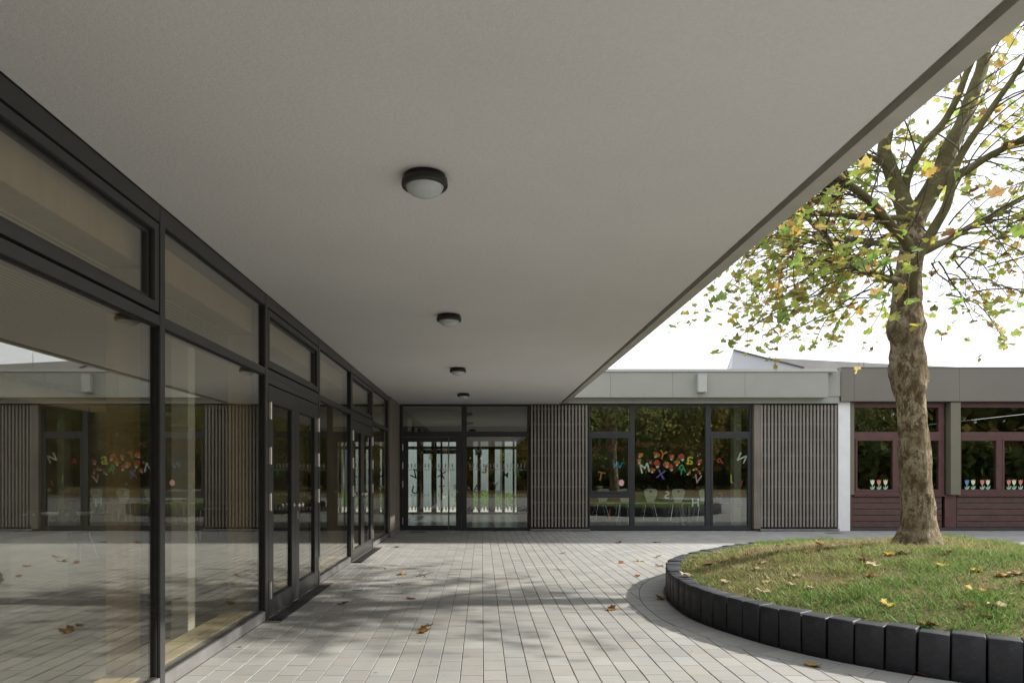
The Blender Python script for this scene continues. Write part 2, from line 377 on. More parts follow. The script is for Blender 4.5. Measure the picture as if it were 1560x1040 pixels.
# ------------------------------------------------------------------ ground and pavement
tag(MB().box(-400, 400, -300, 600, -.3, -.05).build('ground', M_GROUND), kind='structure')
tag(MB().box(-2.3, 16.2, -8, 17.2, -.048, -.0075).build('paving_bed', M_SAND), kind='structure')
def clip(poly, p, n):                                             # keep the side n points to
    out = []
    for i in range(len(poly)):
        a, b = poly[i], poly[(i+1) % len(poly)]; da = (a[0]-p[0])*n[0]+(a[1]-p[1])*n[1]; db = (b[0]-p[0])*n[0]+(b[1]-p[1])*n[1]
        if da >= 0: out.append(a)
        if da*db < 0: t = da/(da-db); out.append((a[0]+(b[0]-a[0])*t, a[1]+(b[1]-a[1])*t))
    return out
RING = .30
pv, pf, pc = [], [], []
def paver(poly, tint, ch=.0035, dz=0.0, tilt=(0, 0)):
    n = len(poly)
    if n < 3: return
    cx = sum(p[0] for p in poly)/n; cy = sum(p[1] for p in poly)/n
    sz = max(max(abs(p[0]-cx), abs(p[1]-cy)) for p in poly)
    if sz < .02: return
    b = len(pv); ins = []
    for x, y in poly:
        L = math.hypot(x-cx, y-cy)+1e-6; k = max(0, 1-ch*1.35/L); ins.append((cx+(x-cx)*k, cy+(y-cy)*k))
    for x, y in ins: pv.append((x, y, dz+tilt[0]*(x-cx)+tilt[1]*(y-cy)))
    for x, y in poly: pv.append((x, y, dz-ch+tilt[0]*(x-cx)+tilt[1]*(y-cy)))
    for x, y in poly: pv.append((x, y, -.03))
    pc.extend([tint]*n); pc.extend([tuple(c*.92 for c in tint)]*n); pc.extend([tuple(c*.6 for c in tint)]*n)
    pf.append(tuple(b+i for i in range(n)))
    for i in range(n):
        j = (i+1) % n; pf.append((b+n+i, b+n+j, b+j, b+i)); pf.append((b+2*n+i, b+2*n+j, b+n+j, b+n+i))
def ptint():
    v = random.gauss(0, 1); h = random.gauss(0, .012)
    base = .335*(1+.045*v+(.05 if random.random() < .12 else 0)); return (base*(1.0+h), base*.990, base*(.948-h))
PW, PL, J = .16, .24, .0022
cells = []
ci = 0; x = XL
while x < 16.0:
    offy = (PL/2 if ci % 2 else 0)+random.uniform(-.012, .012); y = -7.0+offy
    while y < 17.0: cells.append((x, y)); y += PL
    x += PW; ci += 1
cc = np.array([(a+PW/2, b+PL/2) for a, b in cells]); cd, cidx = rim_dist(cc)
for (x, y), dd_, ii in zip(cells, cd, cidx):
    if dd_ < RING-.16: continue
    x0, x1, y0, y1 = x+J, x+PW-J, y+J+random.uniform(-.0008, .0008), min(y+PL-J, YF+.02)
    if y1-y0 < .03: continue
    if 6.52 < y+PL/2 < 8.75 and x0 < XL+.2 or 10.8 < y+PL/2 < 13.04 and x0 < XL+.2: x0 = max(x0, XL+.146)
    if x1-x0 < .02: continue
    poly = [(x0, y0), (x1, y0), (x1, y1), (x0, y1)]
    if dd_ < RING+.2: poly = clip(poly, O720[ii]+N720[ii]*(RING+.004), N720[ii])
    paver(poly, ptint(), dz=random.gauss(0, .0006), tilt=(random.gauss(0, .0035), random.gauss(0, .0035)))
NR = int(PER*1.02/.24)
for k in range(NR):
    p0, n0 = O720[int(k*720/NR) % 720], N720[int(k*720/NR) % 720]; p1, n1 = O720[int((k+1)*720/NR) % 720], N720[int((k+1)*720/NR) % 720]
    t = (p1-p0)/max(np.hypot(*(p1-p0)), 1e-6)*J
    a, b_ = .02, RING-.002
    poly = [p0+n0*a+t, p0+n0*b_+t, p1+n1*b_-t, p1+n1*a-t]; poly = [tuple(map(float, q)) for q in poly]
    ar = sum(poly[i][0]*poly[(i+1) % 4][1]-poly[(i+1) % 4][0]*poly[i][1] for i in range(4))
    if ar < 0: poly.reverse()
    mx = ptint(); paver(poly, tuple(c*.93 for c in mx), dz=-.001)
tag(link('pavement', tri_mesh('pavement', pv, pf, pc), M_PAVER), kind='structure')

# ------------------------------------------------------------------ planter ring of upright blocks
pl = thing('planter_wall', 'low curved wall of upright black concrete blocks around the lawn', 'planter wall', (5.5, 7.6, 0))
NBK = 116; bp, bn = outline(NBK, -.09); bw = PER/NBK
def block_mesh(w, hh, dep):
    me = MB().box(-w/2, w/2, -dep/2, dep/2, -.05, hh).mesh('block')
    bm = bmesh.new(); bm.from_mesh(me)
    bmesh.ops.bevel(bm, geom=bm.edges[:], offset=.010, segments=2, affect='EDGES', profile=.5)
    for v in bm.verts: v.co += Vector((0, .004*mnoise.noise(v.co*9), .003*mnoise.noise(v.co*7)))
    bm.to_mesh(me); bm.free(); me.materials.append(M_BLOCK); me.polygons.foreach_set('use_smooth', [True]*len(me.polygons)); return me
bmv = [block_mesh(bw-.009-.004*i, .312, .17) for i in range(3)]
hidden = set(sorted(range(NBK), key=lambda k: -bp[k][0])[:17]); rest = None; rbm = bmesh.new()     # the far right end of the ring lies outside the photo
for k in range(NBK):
    loc = Vector((bp[k][0], bp[k][1], random.uniform(-.008, .008)))
    rot = Matrix.Rotation(math.atan2(bn[k][1], bn[k][0])-math.pi/2+random.gauss(0, .012), 4, 'Z') @ Matrix.Rotation(random.gauss(0, .012), 4, 'Y') @ Matrix.Rotation(random.gauss(0, .014), 4, 'X')
    if k in hidden:
        n0 = len(rbm.verts); rbm.from_mesh(bmv[k % 3]); rbm.verts.ensure_lookup_table()
        for v in rbm.verts[n0:]: v.co = Matrix.Translation(loc) @ rot @ v.co
        continue
    o = bpy.data.objects.new('block', bmv[k % 3]); COL.objects.link(o); o.parent = pl; o.location = loc-pl.location; o.rotation_euler = rot.to_euler()
rme = bpy.data.meshes.new('block_row'); rbm.to_mesh(rme); rbm.free(); tag(link('block_row', rme, M_BLOCK, pl, True), kind='stuff')

# lawn mound
ctr = np.array((5.4, 7.6)); NA, NRD = 180, 46; inner, _ = outline(NA, -.14)
mv, mf = [], []
P = np.array([ctr+(inner[a]-ctr)*(r/NRD) for r in range(1, NRD+1) for a in range(NA)]); Z = mound(P)
mv = [(ctr[0], ctr[1], float(mound(ctr)[0]))]+[(p[0], p[1], z) for p, z in zip(P, Z)]
for a in range(NA): mf.append((0, 1+a, 1+(a+1) % NA))
for r in range(NRD-1):
    for a in range(NA): i = 1+r*NA+a; j = 1+r*NA+(a+1) % NA; mf.append((i, i+NA, j+NA, j))
md = tag(link('mound', tri_mesh('mound', mv, mf), M_SOIL, None, True), kind='structure')

# grass blades
def scatter(n):
    out = np.empty((0, 2))
    while len(out) < n:
        q = np.c_[rng.uniform(2, 9.1, n), rng.uniform(3.6, 11.6, n)]; dq, _ = rim_dist(q); out = np.vstack([out, q[dq < -.15]])
    return out[:n]
G = scatter(120000); gd, _ = rim_dist(G); dry = vnoise(G, .55, 1)*.9+vnoise(G, 1.7, 2)*.55+vnoise(G, 5, 5)*.25
edge = np.clip(1-(-gd-.15)/1.3, 0, 1)
front = np.clip((6.6-G[:, 1])/2.2, 0, 1); back = np.clip((G[:, 1]-9.2)/1.5, 0, 1)
tr_ = np.exp(-(np.hypot(G[:, 0]-TREE[0], G[:, 1]-TREE[1])/.5)**2)
green = np.clip(.47-.8*tr_-.75*dry+.42*edge+.25*front+.28*back+rng.normal(0, .12, len(G)), 0, 1)
keep = rng.random(len(G)) < np.clip(.30+.95*green-.25*tr_, 0, 1); G = G[keep]; green = green[keep]; gz = mound(G); n = len(G)
ang = rng.uniform(0, 2*np.pi, n); tuft = np.clip(1+1.1*vnoise(G, 3.4, 8), .5, 2); hgt = (.018+.034*rng.random(n))*(.6+.75*green)*tuft; wid = .003+.003*rng.random(n); lean = rng.uniform(.3, 1.5, n)*hgt; la = rng.uniform(0, 2*np.pi, n)
V = np.empty((n, 3, 3)); base = np.c_[G, gz-.004]
V[:, 0] = base+np.c_[np.cos(ang)*wid, np.sin(ang)*wid, np.zeros(n)]; V[:, 1] = base-np.c_[np.cos(ang)*wid, np.sin(ang)*wid, np.zeros(n)]
V[:, 2] = base+np.c_[np.cos(la)*lean, np.sin(la)*lean, hgt]
ca = np.array((.50, .41, .26)); cb = np.array((.185, .30, .078)); cm = np.array((.35, .36, .14))
k = green[:, None]; CC = np.where(k < .5, ca+(cm-ca)*k*2, cm+(cb-cm)*(k*2-1))*rng.uniform(.4, 1.5, (n, 1))
me = tri_mesh('grass', V.reshape(-1, 3).tolist(), np.arange(n*3).reshape(-1, 3).tolist(), np.repeat(CC, 3, 0))
tag(link('grass', me, M_GRASS), kind='stuff')

# ------------------------------------------------------------------ canopy
cano = thing('entrance_canopy', 'deep pale plastered canopy roof over the paved walk', 'canopy', (0, 5, ZC))
MB().box(XL+.004, XR, -9, YF-.02, ZC, ZC+.10).build('soffit', M_SOFFIT, cano)
MB().box(XR+.004, XR+.045, -9, YF-.35, ZC+.028, ZC+.10).build('groove', M_GROOVE, cano)
for y0, y1 in ((-9, 5.02), (5.026, 9.6), (9.606, YF-.35)):
    MB().box(XR+.046, XO, y0, y1, ZC-.012, ZC+.34).build('edge_beam', M_EDGE, cano, bevel=.004)
MB().box(XL-.1, XR+.04, -9, YF-.35, ZC+.104, ZC+.36).build('roof_slab', M_ROOF, cano)

def lamp(x, y, label):
    t = thing('ceiling_lamp', label, 'lamp', (x, y, ZC), 'round lamps along the canopy ceiling')
    MB().lathe((x, y, ZC), [(.001, -.002), (.120, -.002), (.120, -.022), (.132, -.026), (.135, -.056), (.130, -.066), (.113, -.069), (.109, -.058)], 48).build('ring', M_BLACK, t, True)
    c = MB().lathe((x, y, ZC), [(.112, -.055), (.110, -.066), (.101, -.083), (.084, -.100), (.058, -.113), (.030, -.120), (.001, -.122)], 48); c.build('dome', M_OPAL, t, True)
    for s_ in (-1, 1): MB().box(x+s_*.1245-.005, x+s_*.1245+.005, y-.003, y+.003, ZC-.0705, ZC-.065).build('screw', M_GASKET, t)
for (px, py, lb) in ((647, 268, 'largest and nearest round black ceiling lamp with white dome'), (684, 480, 'second round black ceiling lamp from the camera, white dome'),
                     (697.5, 560.5, 'third round ceiling lamp, small, between second lamp and the doors'), (706, 599, 'farthest small ceiling lamp just before the glass entrance')):
    Y = F*(ZC-H)/(CY-py); lamp(PX(px, Y), Y, lb)

# ------------------------------------------------------------------ left glazed hall
hall = thing('glazed_hall', 'long glazed building front with anthracite frames and double doors at left', 'building', (-4, 6, 0))
MUL = [4.43-2.14*3, 4.43-2.14*2, 4.43-2.14, 4.43, 6.57, 8.71, 10.85, 12.99, 15.13]
ZT0, ZT1, ZH, ZS = 2.355, 2.42, 3.02, .09
GX = XL-.034
for ym in MUL:
    MB().box(XL-.13, XL, ym-.0335, ym+.0335, 0.004, ZC-.003).build('mullion', M_FRAME, hall, bevel=.002)
    MB().box(XL-.06, XL-.012, ym-.037, ym-.0337, ZS, ZH).build('gasket', M_GASKET, hall)
def pane(name, y0, y1, z0, z1, par, m=None, gx=GX):
    return MB().box(gx-.006, gx, y0, y1, z0, z1).build(name, m or M_GLASS, par)
def leaf_door(y0, y1, hinge_low):
    z0, z1 = .012, 2.27
    o = MB().ringX(XL-.062, XL-.004, y0, y1, z0, z1, .15, .165, .165).build('door', M_FRAME, hall, bevel=.002)
    gy0, gy1 = y0+.15, y1-.15
    MB().ringX(XL-.05, XL-.012, gy0+.0005, gy1-.0005, z0+.1655, z1-.1655, .012).build('glazing_bead', M_GASKET, o)
    pane('pane', gy0+.011, gy1-.011, z0+.176, z1-.176, o, None, XL-.028)
    hy = y0+.012 if hinge_low else y1-.012
    for hz in (.27, 1.13, 1.58, 2.02):
        MB().tube([(XL+.012, hy, hz-.085), (XL+.012, hy, hz-.005), (XL+.012, hy, hz+.005), (XL+.012, hy, hz+.085)], [.0115]*4, 12).box(XL-.0035, XL+.004, hy-.02, hy+.02, hz-.08, hz+.08).build('hinge', M_STEEL, o, False)
    ky = y1-.07 if hinge_low else y0+.07
    MB().tube([(XL-.003, ky, 1.06), (XL+.004, ky, 1.06), (XL+.004, ky, 1.06), (XL+.03, ky, 1.06), (XL+.036, ky, 1.06), (XL+.048, ky, 1.06), (XL+.062, ky, 1.06), (XL+.070, ky, 1.06)],
              [.026, .026, .011, .011, .022, .029, .026, .012], 20).build('knob', M_STEEL, o, True)
    if not hinge_low:
        MB().box(XL-.0035, XL+.004, ky-.014, ky+.014, .90, .985).build('lock_plate', M_STEEL, o, bevel=.002)
def bay(i, y0, y1, kind):
    a, b = y0+.0335, y1-.0335
    MB().box(XL-.12, XL-.003, a+.0003, b-.0003, ZH, ZC-.004).build('head_rail', M_FRAME, hall, bevel=.0015)
    MB().box(XL-.12, XL-.003, a+.0003, b-.0003, ZT0, ZT1).build('transom', M_FRAME, hall, bevel=.0015)
    if kind[0] == 'o':                                            # opening top light
        MB().ringX(XL-.07, XL-.05, a+.001, b-.001, ZT1+.001, ZH-.001, .02).build('rebate', M_GASKET, hall)
        s_ = MB().ringX(XL-.075, XL-.001, a+.018, b-.018, ZT1+.018, ZH-.018, .052, .06, .052).build('top_sash', M_FRAME, hall, bevel=.002)
        MB().ringX(XL-.06, XL-.024, a+.0705, b-.0705, ZT1+.0785, ZH-.0705, .012).build('seal', M_GASKET, s_)
        MB().ringX(XL-.06, XL-.034, a+.083, b-.083, ZT1+.091, ZH-.083, .018).build('glazing_bead', M_FRAME, s_)
        pane('pane', a+.10, b-.10, ZT1+.108, ZH-.10, s_, None, XL-.045)
    else:
        MB().ringX(XL-.05, XL-.022, a+.0005, b-.004, ZT1+.0005, ZH-.0005, .009).build('gasket', M_GASKET, hall)
        pane('glass_pane', a+.006, b-.009, ZT1+.006, ZH-.006, hall)
    if kind[1] == 'd':
        MB().box(XL-.11, XL-.006, a+.0003, a+.04, .004, ZT0-.0004).box(XL-.11, XL-.006, b-.04, b-.0003, .004, ZT0-.0004).box(XL-.11, XL-.006, a+.0401, b-.0401, 2.285, ZT0-.0004).build('door_frame', M_FRAME, hall)
        MB().box(XL-.10, XL-.055, a+.0402, b-.0402, .001, .0115).build('threshold', M_SILL, hall)
        mid = (y0+y1)/2-.03; leaf_door(a+.043, mid-.002, True); leaf_door(mid+.002, b-.043, False)
    else:
        MB().box(XL-.12, XL-.002, a+.0003, b-.0003, .003, ZS).build('sill', M_SILL, hall, bevel=.002)
        MB().ringX(XL-.05, XL-.022, a+.0005, b-.004, ZS+.0005, ZT0-.0005, .010).build('gasket', M_GASKET, hall)
        pane('glass_pane', a+.006, b-.009, ZS+.006, ZT0-.006, hall)
for i, kd in enumerate(('of', 'ff', 'of', 'ff', 'od', 'ff', 'od', 'ff')): bay(i, MUL[i], MUL[i+1], kd)
# boarded end panel between the glazing and the far entrance
for k in range(9):
    y0 = 15.17+k*.192
    MB().box(XL-.10, XL+.035, y0, y0+.188, .105, ZC-.004).build('timber_board', M_BOARD, hall, bevel=.002)
MB().box(XL-.10, XL+.055, 15.168, YF-.03, .003, .10).build('plinth_trim', M_SILL, hall, bevel=.003)
# interior of the hall
MB().box(-10, XL-.14, -9, YF, -.006, .0).build('hall_floor', M_IFLOOR, hall)
MB().box(XL-.36, XL-.125, -9, 15.15, .0, .10).build('window_ledge', M_LEDGE, hall)
MB().box(-10.2, -10, -9, YF, 0, ZC-.1).build('back_wall', M_IWALL, hall)
MB().box(-10, XL-.14, YF-.2, YF-.02, 0, ZC-.1).box(-10, XL-.14, -9.2, -9, 0, ZC-.1).build('end_wall', M_IWALL, hall)
MB().box(-7.5, XL-.36, -9, YF-.21, 2.98, 3.08).build('slat_ceiling', M_CEILW, hall)
MB().box(-7.5, XL-.13, -9, YF, 3.09, 3.48).box(-10.2, -9.4, -9, YF, 3.09, 3.48).box(-7.6, -7.5, -9, YF, 3.081, 4.8).build('roof', M_ROOF, hall)  # roof gap invented to light the hall; upstand keeps the sun out
lou = MB()
for k in range(24): lou.box(-10+k*.105, -9.98+k*.105, -9, YF-.21, 2.90, 3.07)
lou.build('added_louvre', M_GLULAM, hall)  # slats added under the invented roof gap to hide the sky
for ym in MUL:
    MB().box(XL-.38, XL-.14, ym+.02, ym+.27, .10, 2.74).build('timber_post', M_GLULAM, hall)
MB().box(XL-.36, XL-.14, -9, 15.3, 2.75, 2.975).build('timber_beam', M_GLULAM, hall)
MB().box(-2.63, -2.485, 5.78, 5.92, .0, 2.56).build('slim_column', M_PILLAR, hall, bevel=.006)
cb_ = thing('cupboard', 'low pale cupboard seen through the nearest glass pane at left', 'cupboard', (-5, 7.8, 0))
MB().box(-5.4, -5, 7.25, 8.25, .03, .69).build('carcass', M_WHITE, cb_, bevel=.004)
MB().box(-5.43, -4.97, 7.22, 8.28, .691, .715).build('top', M_WHITE, cb_, bevel=.003)

# ------------------------------------------------------------------ chairs and tables
def ell(cx, cy, rx, ry, n=20): return [(cx+rx*math.cos(2*math.pi*k/n), cy+ry*math.sin(2*math.pi*k/n)) for k in range(n)]
half = [(0, .36), (.10, .355), (.155, .335), (.172, .29), (.165, .22), (.135, .13), (.108, .06), (.10, 0)]
back_me = flat_shape('backrest', [[(x_, y_) for x_, y_ in half]+[(-x_, y_) for x_, y_ in reversed(half[1:])], ell(0, .285, .032, .026)], .010)
def make_chair(label, group, loc, rz, sc=1.0):
    t = thing('chair', label, 'chair', loc, group); t.rotation_euler = (0, 0, rz); t.scale = (sc,)*3
    def add(o, lc=None, rot=None):
        o.parent = t; o.location = lc or (0, 0, 0)
        if rot: o.rotation_euler = rot
        return o
    b = bpy.data.objects.new('backrest', back_me); COL.objects.link(b); add(b, (0, .19, .47), (R(80), 0, 0))
    if not back_me.materials: back_me.materials.append(M_CHAIR)
    o = MB().box(-.19, .19, -.20, .17, .44, .456).build('seat', M_CHAIR, None, bevel=.007); add(o)
    o = MB().tube([(-.1, .185, .50), (-.1, .17, .43), (-.1, -.1, .425), (.1, -.1, .425), (.1, .17, .43), (.1, .185, .50)], [.010]*6, 8).build('seat_frame', M_CHROME); add(o)
    for sx in (-1, 1):
        for sy in (-1, 1):
            o = MB().tube([(sx*.1, sy*.1, .43), (sx*.19, sy*.19, .012)], [.010, .010], 8).tube([(sx*.19, sy*.19, .02), (sx*.193, sy*.193, 0)], [.014, .014], 8).build('leg', M_CHROME); add(o)
    return t
def make_table(label, loc, lx, ly, h, group=None):
    t = thing('table', label, 'table', loc, group)
    x0, y0 = loc[0], loc[1]
    MB().box(x0-lx/2, x0+lx/2, y0-ly/2, y0+ly/2, h-.025, h).build('tabletop', M_WHITE, t, bevel=.003)
    for sx in (-1, 1):
        for sy in (-1, 1):
            px_, py_ = x0+sx*(lx/2-.04), y0+sy*(ly/2-.04)
            MB().tube([(px_, py_, 0), (px_, py_, h-.026)], [.016, .016], 10).build('leg', M_CHROME, t)
    return t
make_table('long pale table behind the nearest left glass, with two chairs in front', (-7.3, 12.4, 0), 1.6, .7, .70, 'tables inside the hall')
make_chair('left one of two pale chairs seen through the nearest left glass', 'chairs inside the hall', (-7.05, 11.1, 0), R(160))
make_chair('right one of two pale chairs seen through the nearest left glass', 'chairs inside the hall', (-6.7, 11.35, 0), R(170))
make_chair('pale chair seen side-on through the second left glass pane, beside a table', 'chairs inside the hall', (-6.2, 14.2, 0), R(80))
make_table('pale table seen through the second left glass pane beside the slat reflection', (-5.6, 14.4, 0), 1.0, .7, .70, 'tables inside the hall')

# ------------------------------------------------------------------ far classroom building
cls = thing('classroom_building', 'low pale building with grey fascia, timber slat screens and glazed entrance', 'building', (4, YF, 0))
YW = YF
def X(px): return PX(px, YF)
def Zp(py): return PZ(py, YF)
FT = .08                                                          # frame depth
def fr(x0, x1, z0, z1, m=M_FRAMEF, y0=YW, y1=YW+.09, name='frame_bar', par=cls, bev=.002): return MB().box(x0, x1, y0, y1, z0, z1).build(name, m, par, bevel=bev)
def fpane(x0, x1, z0, z1, par, y=YW+.045, name='glass_pane'): return MB().box(x0, x1, y, y+.006, z0, z1).build(name, M_GLASSF, par)
# entrance
ent = MB()
xa, xb, xm0, xm1 = XL+.036, X(806.5), X(703), X(711)
ent.box(xa, xa+.075, YW, YW+.09, .004, 3.12).box(xb-.05, xb, YW, YW+.09, .004, 3.12).box(xm0, xm1, YW, YW+.09, .004, 3.12)
for p, q in ((xa+.0755, xm0-.0005), (xm1+.0005, xb-.0505)): ent.box(p, q, YW, YW+.09, Zp(619), 3.12).box(p, q, YW, YW+.09, Zp(665), Zp(657))
ent.box(xm1+.0005, xb-.0505, YW, YW+.09, .004, Zp(803))
entr = ent.build('entrance_frame', M_FRAMEF, cls, bevel=.002)
fpane(xa+.076, xm0-.001, Zp(657)+.001, Zp(619)-.001, entr, name='pane'); fpane(xm1+.001, xb-.051, Zp(657)+.001, Zp(619)-.001, entr, name='pane')
fpane(xm1+.001, xb-.051, Zp(803)+.001, Zp(665)-.001, entr, name='pane')
dr = MB().ringY(xa+.08, xm0-.006, YW-.006, YW+.07, .012, Zp(665)-.006, .13, .12, .12).build('door', M_FRAMEF, cls, bevel=.002)
fpane(xa+.2105, xm0-.1365, .1325, Zp(665)-.1265, dr, YW+.03, 'pane')
MB().tube([(X(683.7), YW-.06, .04), (X(683.7), YW-.06, 2.30)], [.017, .017], 14).tube([(X(683.7), YW-.06, .35), (X(683.7), YW-.004, .35)], [.008]*2, 10).tube([(X(683.7), YW-.06, 2.0), (X(683.7), YW-.004, 2.0)], [.008]*2, 10).build('pull_handle', M_STEEL, dr, True)
MB().tube([(X(697), YW-.012, Zp(748.5)), (X(697), YW-.0055, Zp(748.5))], [.014]*2, 12).build('lock_plate', M_STEEL, dr)
for py in (681, 709, 737, 793): MB().tube([(xa+.078, YW-.018, Zp(py)-.08), (xa+.078, YW-.018, Zp(py)+.08)], [.012]*2, 12).build('hinge', M_STEEL, dr)
mk = MB()
for x0, x1 in ((618.5, 694), (713, 804)):                         # frosted safety marks on the glass
    xx = x0+2
    while xx < x1-2:
        mk.box(X(xx), X(xx+2.2), YW+.0415, YW+.0435, Zp(712), Zp(706)); mk.box(X(xx+2.6), X(xx+3.7), YW+.0415, YW+.0435, Zp(716.5), Zp(713.5)); mk.box(X(xx), X(xx+1.2), YW+.0415, YW+.0435, Zp(716.5), Zp(713.5))
        mk.box(X(xx), X(xx+1.6), YW+.0415, YW+.0435, Zp(755.5), Zp(752)); mk.box(X(xx+.4), X(xx+3), YW+.0415, YW+.0435, Zp(777), Zp(771)); xx += 5.2
mk.build('frosted_marks', M_MARK, cls)
# slat screens
def screen(x0, x1, n, board_left):
    y0 = YW-.09; s_ = MB(); w = (x1-x0)/n
    for k in range(n):
        xx = x0+k*w; s_.box(xx, xx+w*.53, y0+random.uniform(-.002, .002), y0+.034, .10, ZC-.03)
    o = s_.build('slat_screen', M_SLAT, cls, bevel=.003)
    b_ = MB()
    for k in range(8): z = .30+k*.385; b_.box(x0, x1-w*.48, y0+.035, y0+.06, z, z+.045)
    b_.build('battens', M_BATTEN, o)
    MB().box(x0-.02, x1+.02, YW+.02, YW+.03, .02, ZC).build('backing', M_BLACK, cls)
    MB().box(x0-.02, x1+.02, y0-.02, YW+.0, .012, .055).build('kerb_sill', M_SILL, cls, bevel=.003)
screen(X(808.5), X(896.5), 17, False); screen(X(1157), X(1274.5), 22, True)
MB().box(X(1146.5), X(1156.5), YW-.10, YW+.05, .056, ZC-.02).build('end_board', M_BOARD, cls, bevel=.003)
MB().box(X(1147), X(1148.5), YW-.02, YW+.06, .056, ZC-.02).build('cable_pipe', M_BLACK, cls)
# window
wx = [X(897), X(959.5), X(967), X(1075), X(1083), X(1146)]
win = MB().box(wx[0], wx[5], YW, YW+.09, Zp(619), ZC-.01).box(wx[0], wx[5], YW, YW+.09, .012, Zp(800)).box(wx[1], wx[2], YW, YW+.09, Zp(800)+.0005, Zp(619)-.0005).box(wx[3], wx[4], YW, YW+.09, Zp(800)+.0005, Zp(619)-.0005)
win.box(wx[0], wx[0]+.03, YW, YW+.09, Zp(800)+.0005, Zp(619)-.0005).box(wx[5]-.06, wx[5], YW, YW+.09, Zp(800)+.0005, Zp(619)-.0005)
for p, q in ((wx[0]+.0305, wx[1]-.0005), (wx[4]+.0005, wx[5]-.0605)): win.box(p, q, YW, YW+.09, Zp(664), Zp(657))
win.box(wx[0]+.0305, wx[1]-.0005, YW, YW+.09, Zp(758), Zp(750.5))
wf = win.build('window', M_FRAMEF, cls, bevel=.002)
fpane(wx[0]+.031, wx[1]-.001, Zp(657)+.001, Zp(619)-.001, wf, name='pane'); fpane(wx[2]+.001, wx[3]-.001, Zp(800)+.001, Zp(619)-.001, wf, name='pane'); fpane(wx[4]+.001, wx[5]-.061, Zp(657)+.001, Zp(619)-.001, wf, name='pane')
fpane(wx[0]+.031, wx[1]-.001, Zp(800)+.001, Zp(758)-.001, wf, name='pane')
sw = MB().ringY(wx[0]+.032, wx[1]-.002, YW-.010, YW+.06, Zp(750.5)+.002, Zp(664)-.002, .045).build('sash', M_FRAMEF, cls, bevel=.002)
fpane(wx[0]+.0775, wx[1]-.0475, Zp(750.5)+.0475, Zp(664)-.0475, sw, YW+.03, 'pane')
gd_ = MB().ringY(wx[4]+.002, wx[5]-.062, YW-.010, YW+.06, .014, Zp(664)-.002, .05, .09).build('door', M_FRAMEF, cls, bevel=.002)
fpane(wx[4]+.0525, wx[5]-.1125, .1045, Zp(664)-.0525, gd_, YW+.03, 'pane')
# fascia, coping, roof
YFA = 16.55
MB().box(-2.2, X(1275), YW-.12, YW+.1, ZC+.012, 3.31).build('lintel_band', M_FASCIA, cls)
def Xa(px): return PX(px, YFA)
def Za(py): return PZ(py, YFA)
xs = [1.2, Xa(930), Xa(1025), Xa(1135), Xa(1262)]
for a_, b_ in zip(xs[:-1], xs[1:]): MB().box(a_+.002, b_-.002, YFA, YW-.122, Za(605), Za(566.5)).build('fascia_panel', M_FASCIA, cls, bevel=.004)
MB().box(Xa(1262)+.002, X(1276), YW-.14, YW+.1, 3.313, Zp(566)).build('fascia_return', M_FASCIA, cls)
for a_, b_ in ((1.2, Xa(1048)), (Xa(1048), Xa(1180)), (Xa(1180), Xa(1275))): MB().box(a_+.0015, b_-.0015, YFA-.03, YW+.3, Za(566.3), Za(562)).build('coping', M_COPING, cls, bevel=.004)
MB().box(-2.2, 8.75, YW+.11, 24.6, 3.14, Zp(566)).build('roof', M_ROOF, cls)
rb = thing('rainwater_box', 'small pale metal box hanging on the grey fascia above the window', 'wall box', (Xa(1067), YFA, Za(584)))
MB().box(Xa(1061), Xa(1074), YFA-.15, YFA-.002, Za(598), Za(571.5)).build('housing', M_COPING, rb, bevel=.008)
MB().box(Xa(1061)-.006, Xa(1074)+.006, YFA-.155, YFA-.002, Za(571.3), Za(570)).build('lid', M_COPING, rb, bevel=.002)
# classroom interior
MB().box(2.0, 8.75, YW+.1, 24.0, -.006, .0).build('classroom_floor', M_IFLOOR, cls)
MB().box(2.0, 8.75, 24.0, 24.2, 0, 3.1).box(1.9, 2.0, YW+.1, 24.2, 0, 3.1).box(8.75, 8.85, YW+.12, 24.2, 0, 3.9).build('classroom_wall', M_ICLASS, cls)
MB().box(2.0, 8.75, YW+.1, 24.0, 3.08, 3.13).build('classroom_ceiling', M_ICLASS, cls)
MB().box(X(1128)+.03, X(1141), YW+.5, YW+.75, 0, 3.07).build('inner_column', M_IWALL, cls)
# corridor behind the entrance, open courtyard beyond
MB().box(-5, 1.9, YW+.1, 24.0, -.006, .0).build('corridor_floor', M_CFLOOR, cls)
MB().box(-5.1, -5, YW+.1, 24.2, 0, 3.1).box(-5, XL-.1, YW+.02, YW+.095, 0, 3.1).build('corridor_wall', M_IWALL, cls)
MB().box(-5.1, 1.9, YW+.1, 24.2, 3.08, 3.13).build('corridor_ceiling', M_IWALL, cls)
YE = 23.9
def XE(px): return PX(px, YE)
def ZE(py): return PZ(py, YE)
ef = MB()
for p, q in ((600, 613), (635, 645), (657, 665), (671, 674), (695, 703), (706, 721), (728, 732), (744, 754), (765, 769), (781, 784), (787, 830)): ef.box(XE(p), XE(q), YE, YE+.08, .08, ZE(666))
ef.box(XE(560), XE(830), YE, YE+.08, ZE(684), ZE(679.5)).box(XE(635), XE(703), YE-.01, YE+.07, ZE(691), ZE(684.5)).box(XE(560), XE(830), YE, YE+.08, 0, .075)
ef.box(XE(560), XE(830), YE, YE+.08, ZE(672), ZE(666))
ef.build('inner_glazing_frame', M_BROWNFR, cls)
MB().box(-5, 1.9, YE, YE+.1, ZE(666)+.002, 3.07).box(XE(830)+.002, 1.9, YE, YE+.1, 0, ZE(666)).box(-5, XE(560)-.002, YE, YE+.1, 0, ZE(666)).build('inner_end_wall', M_IDARK, cls)
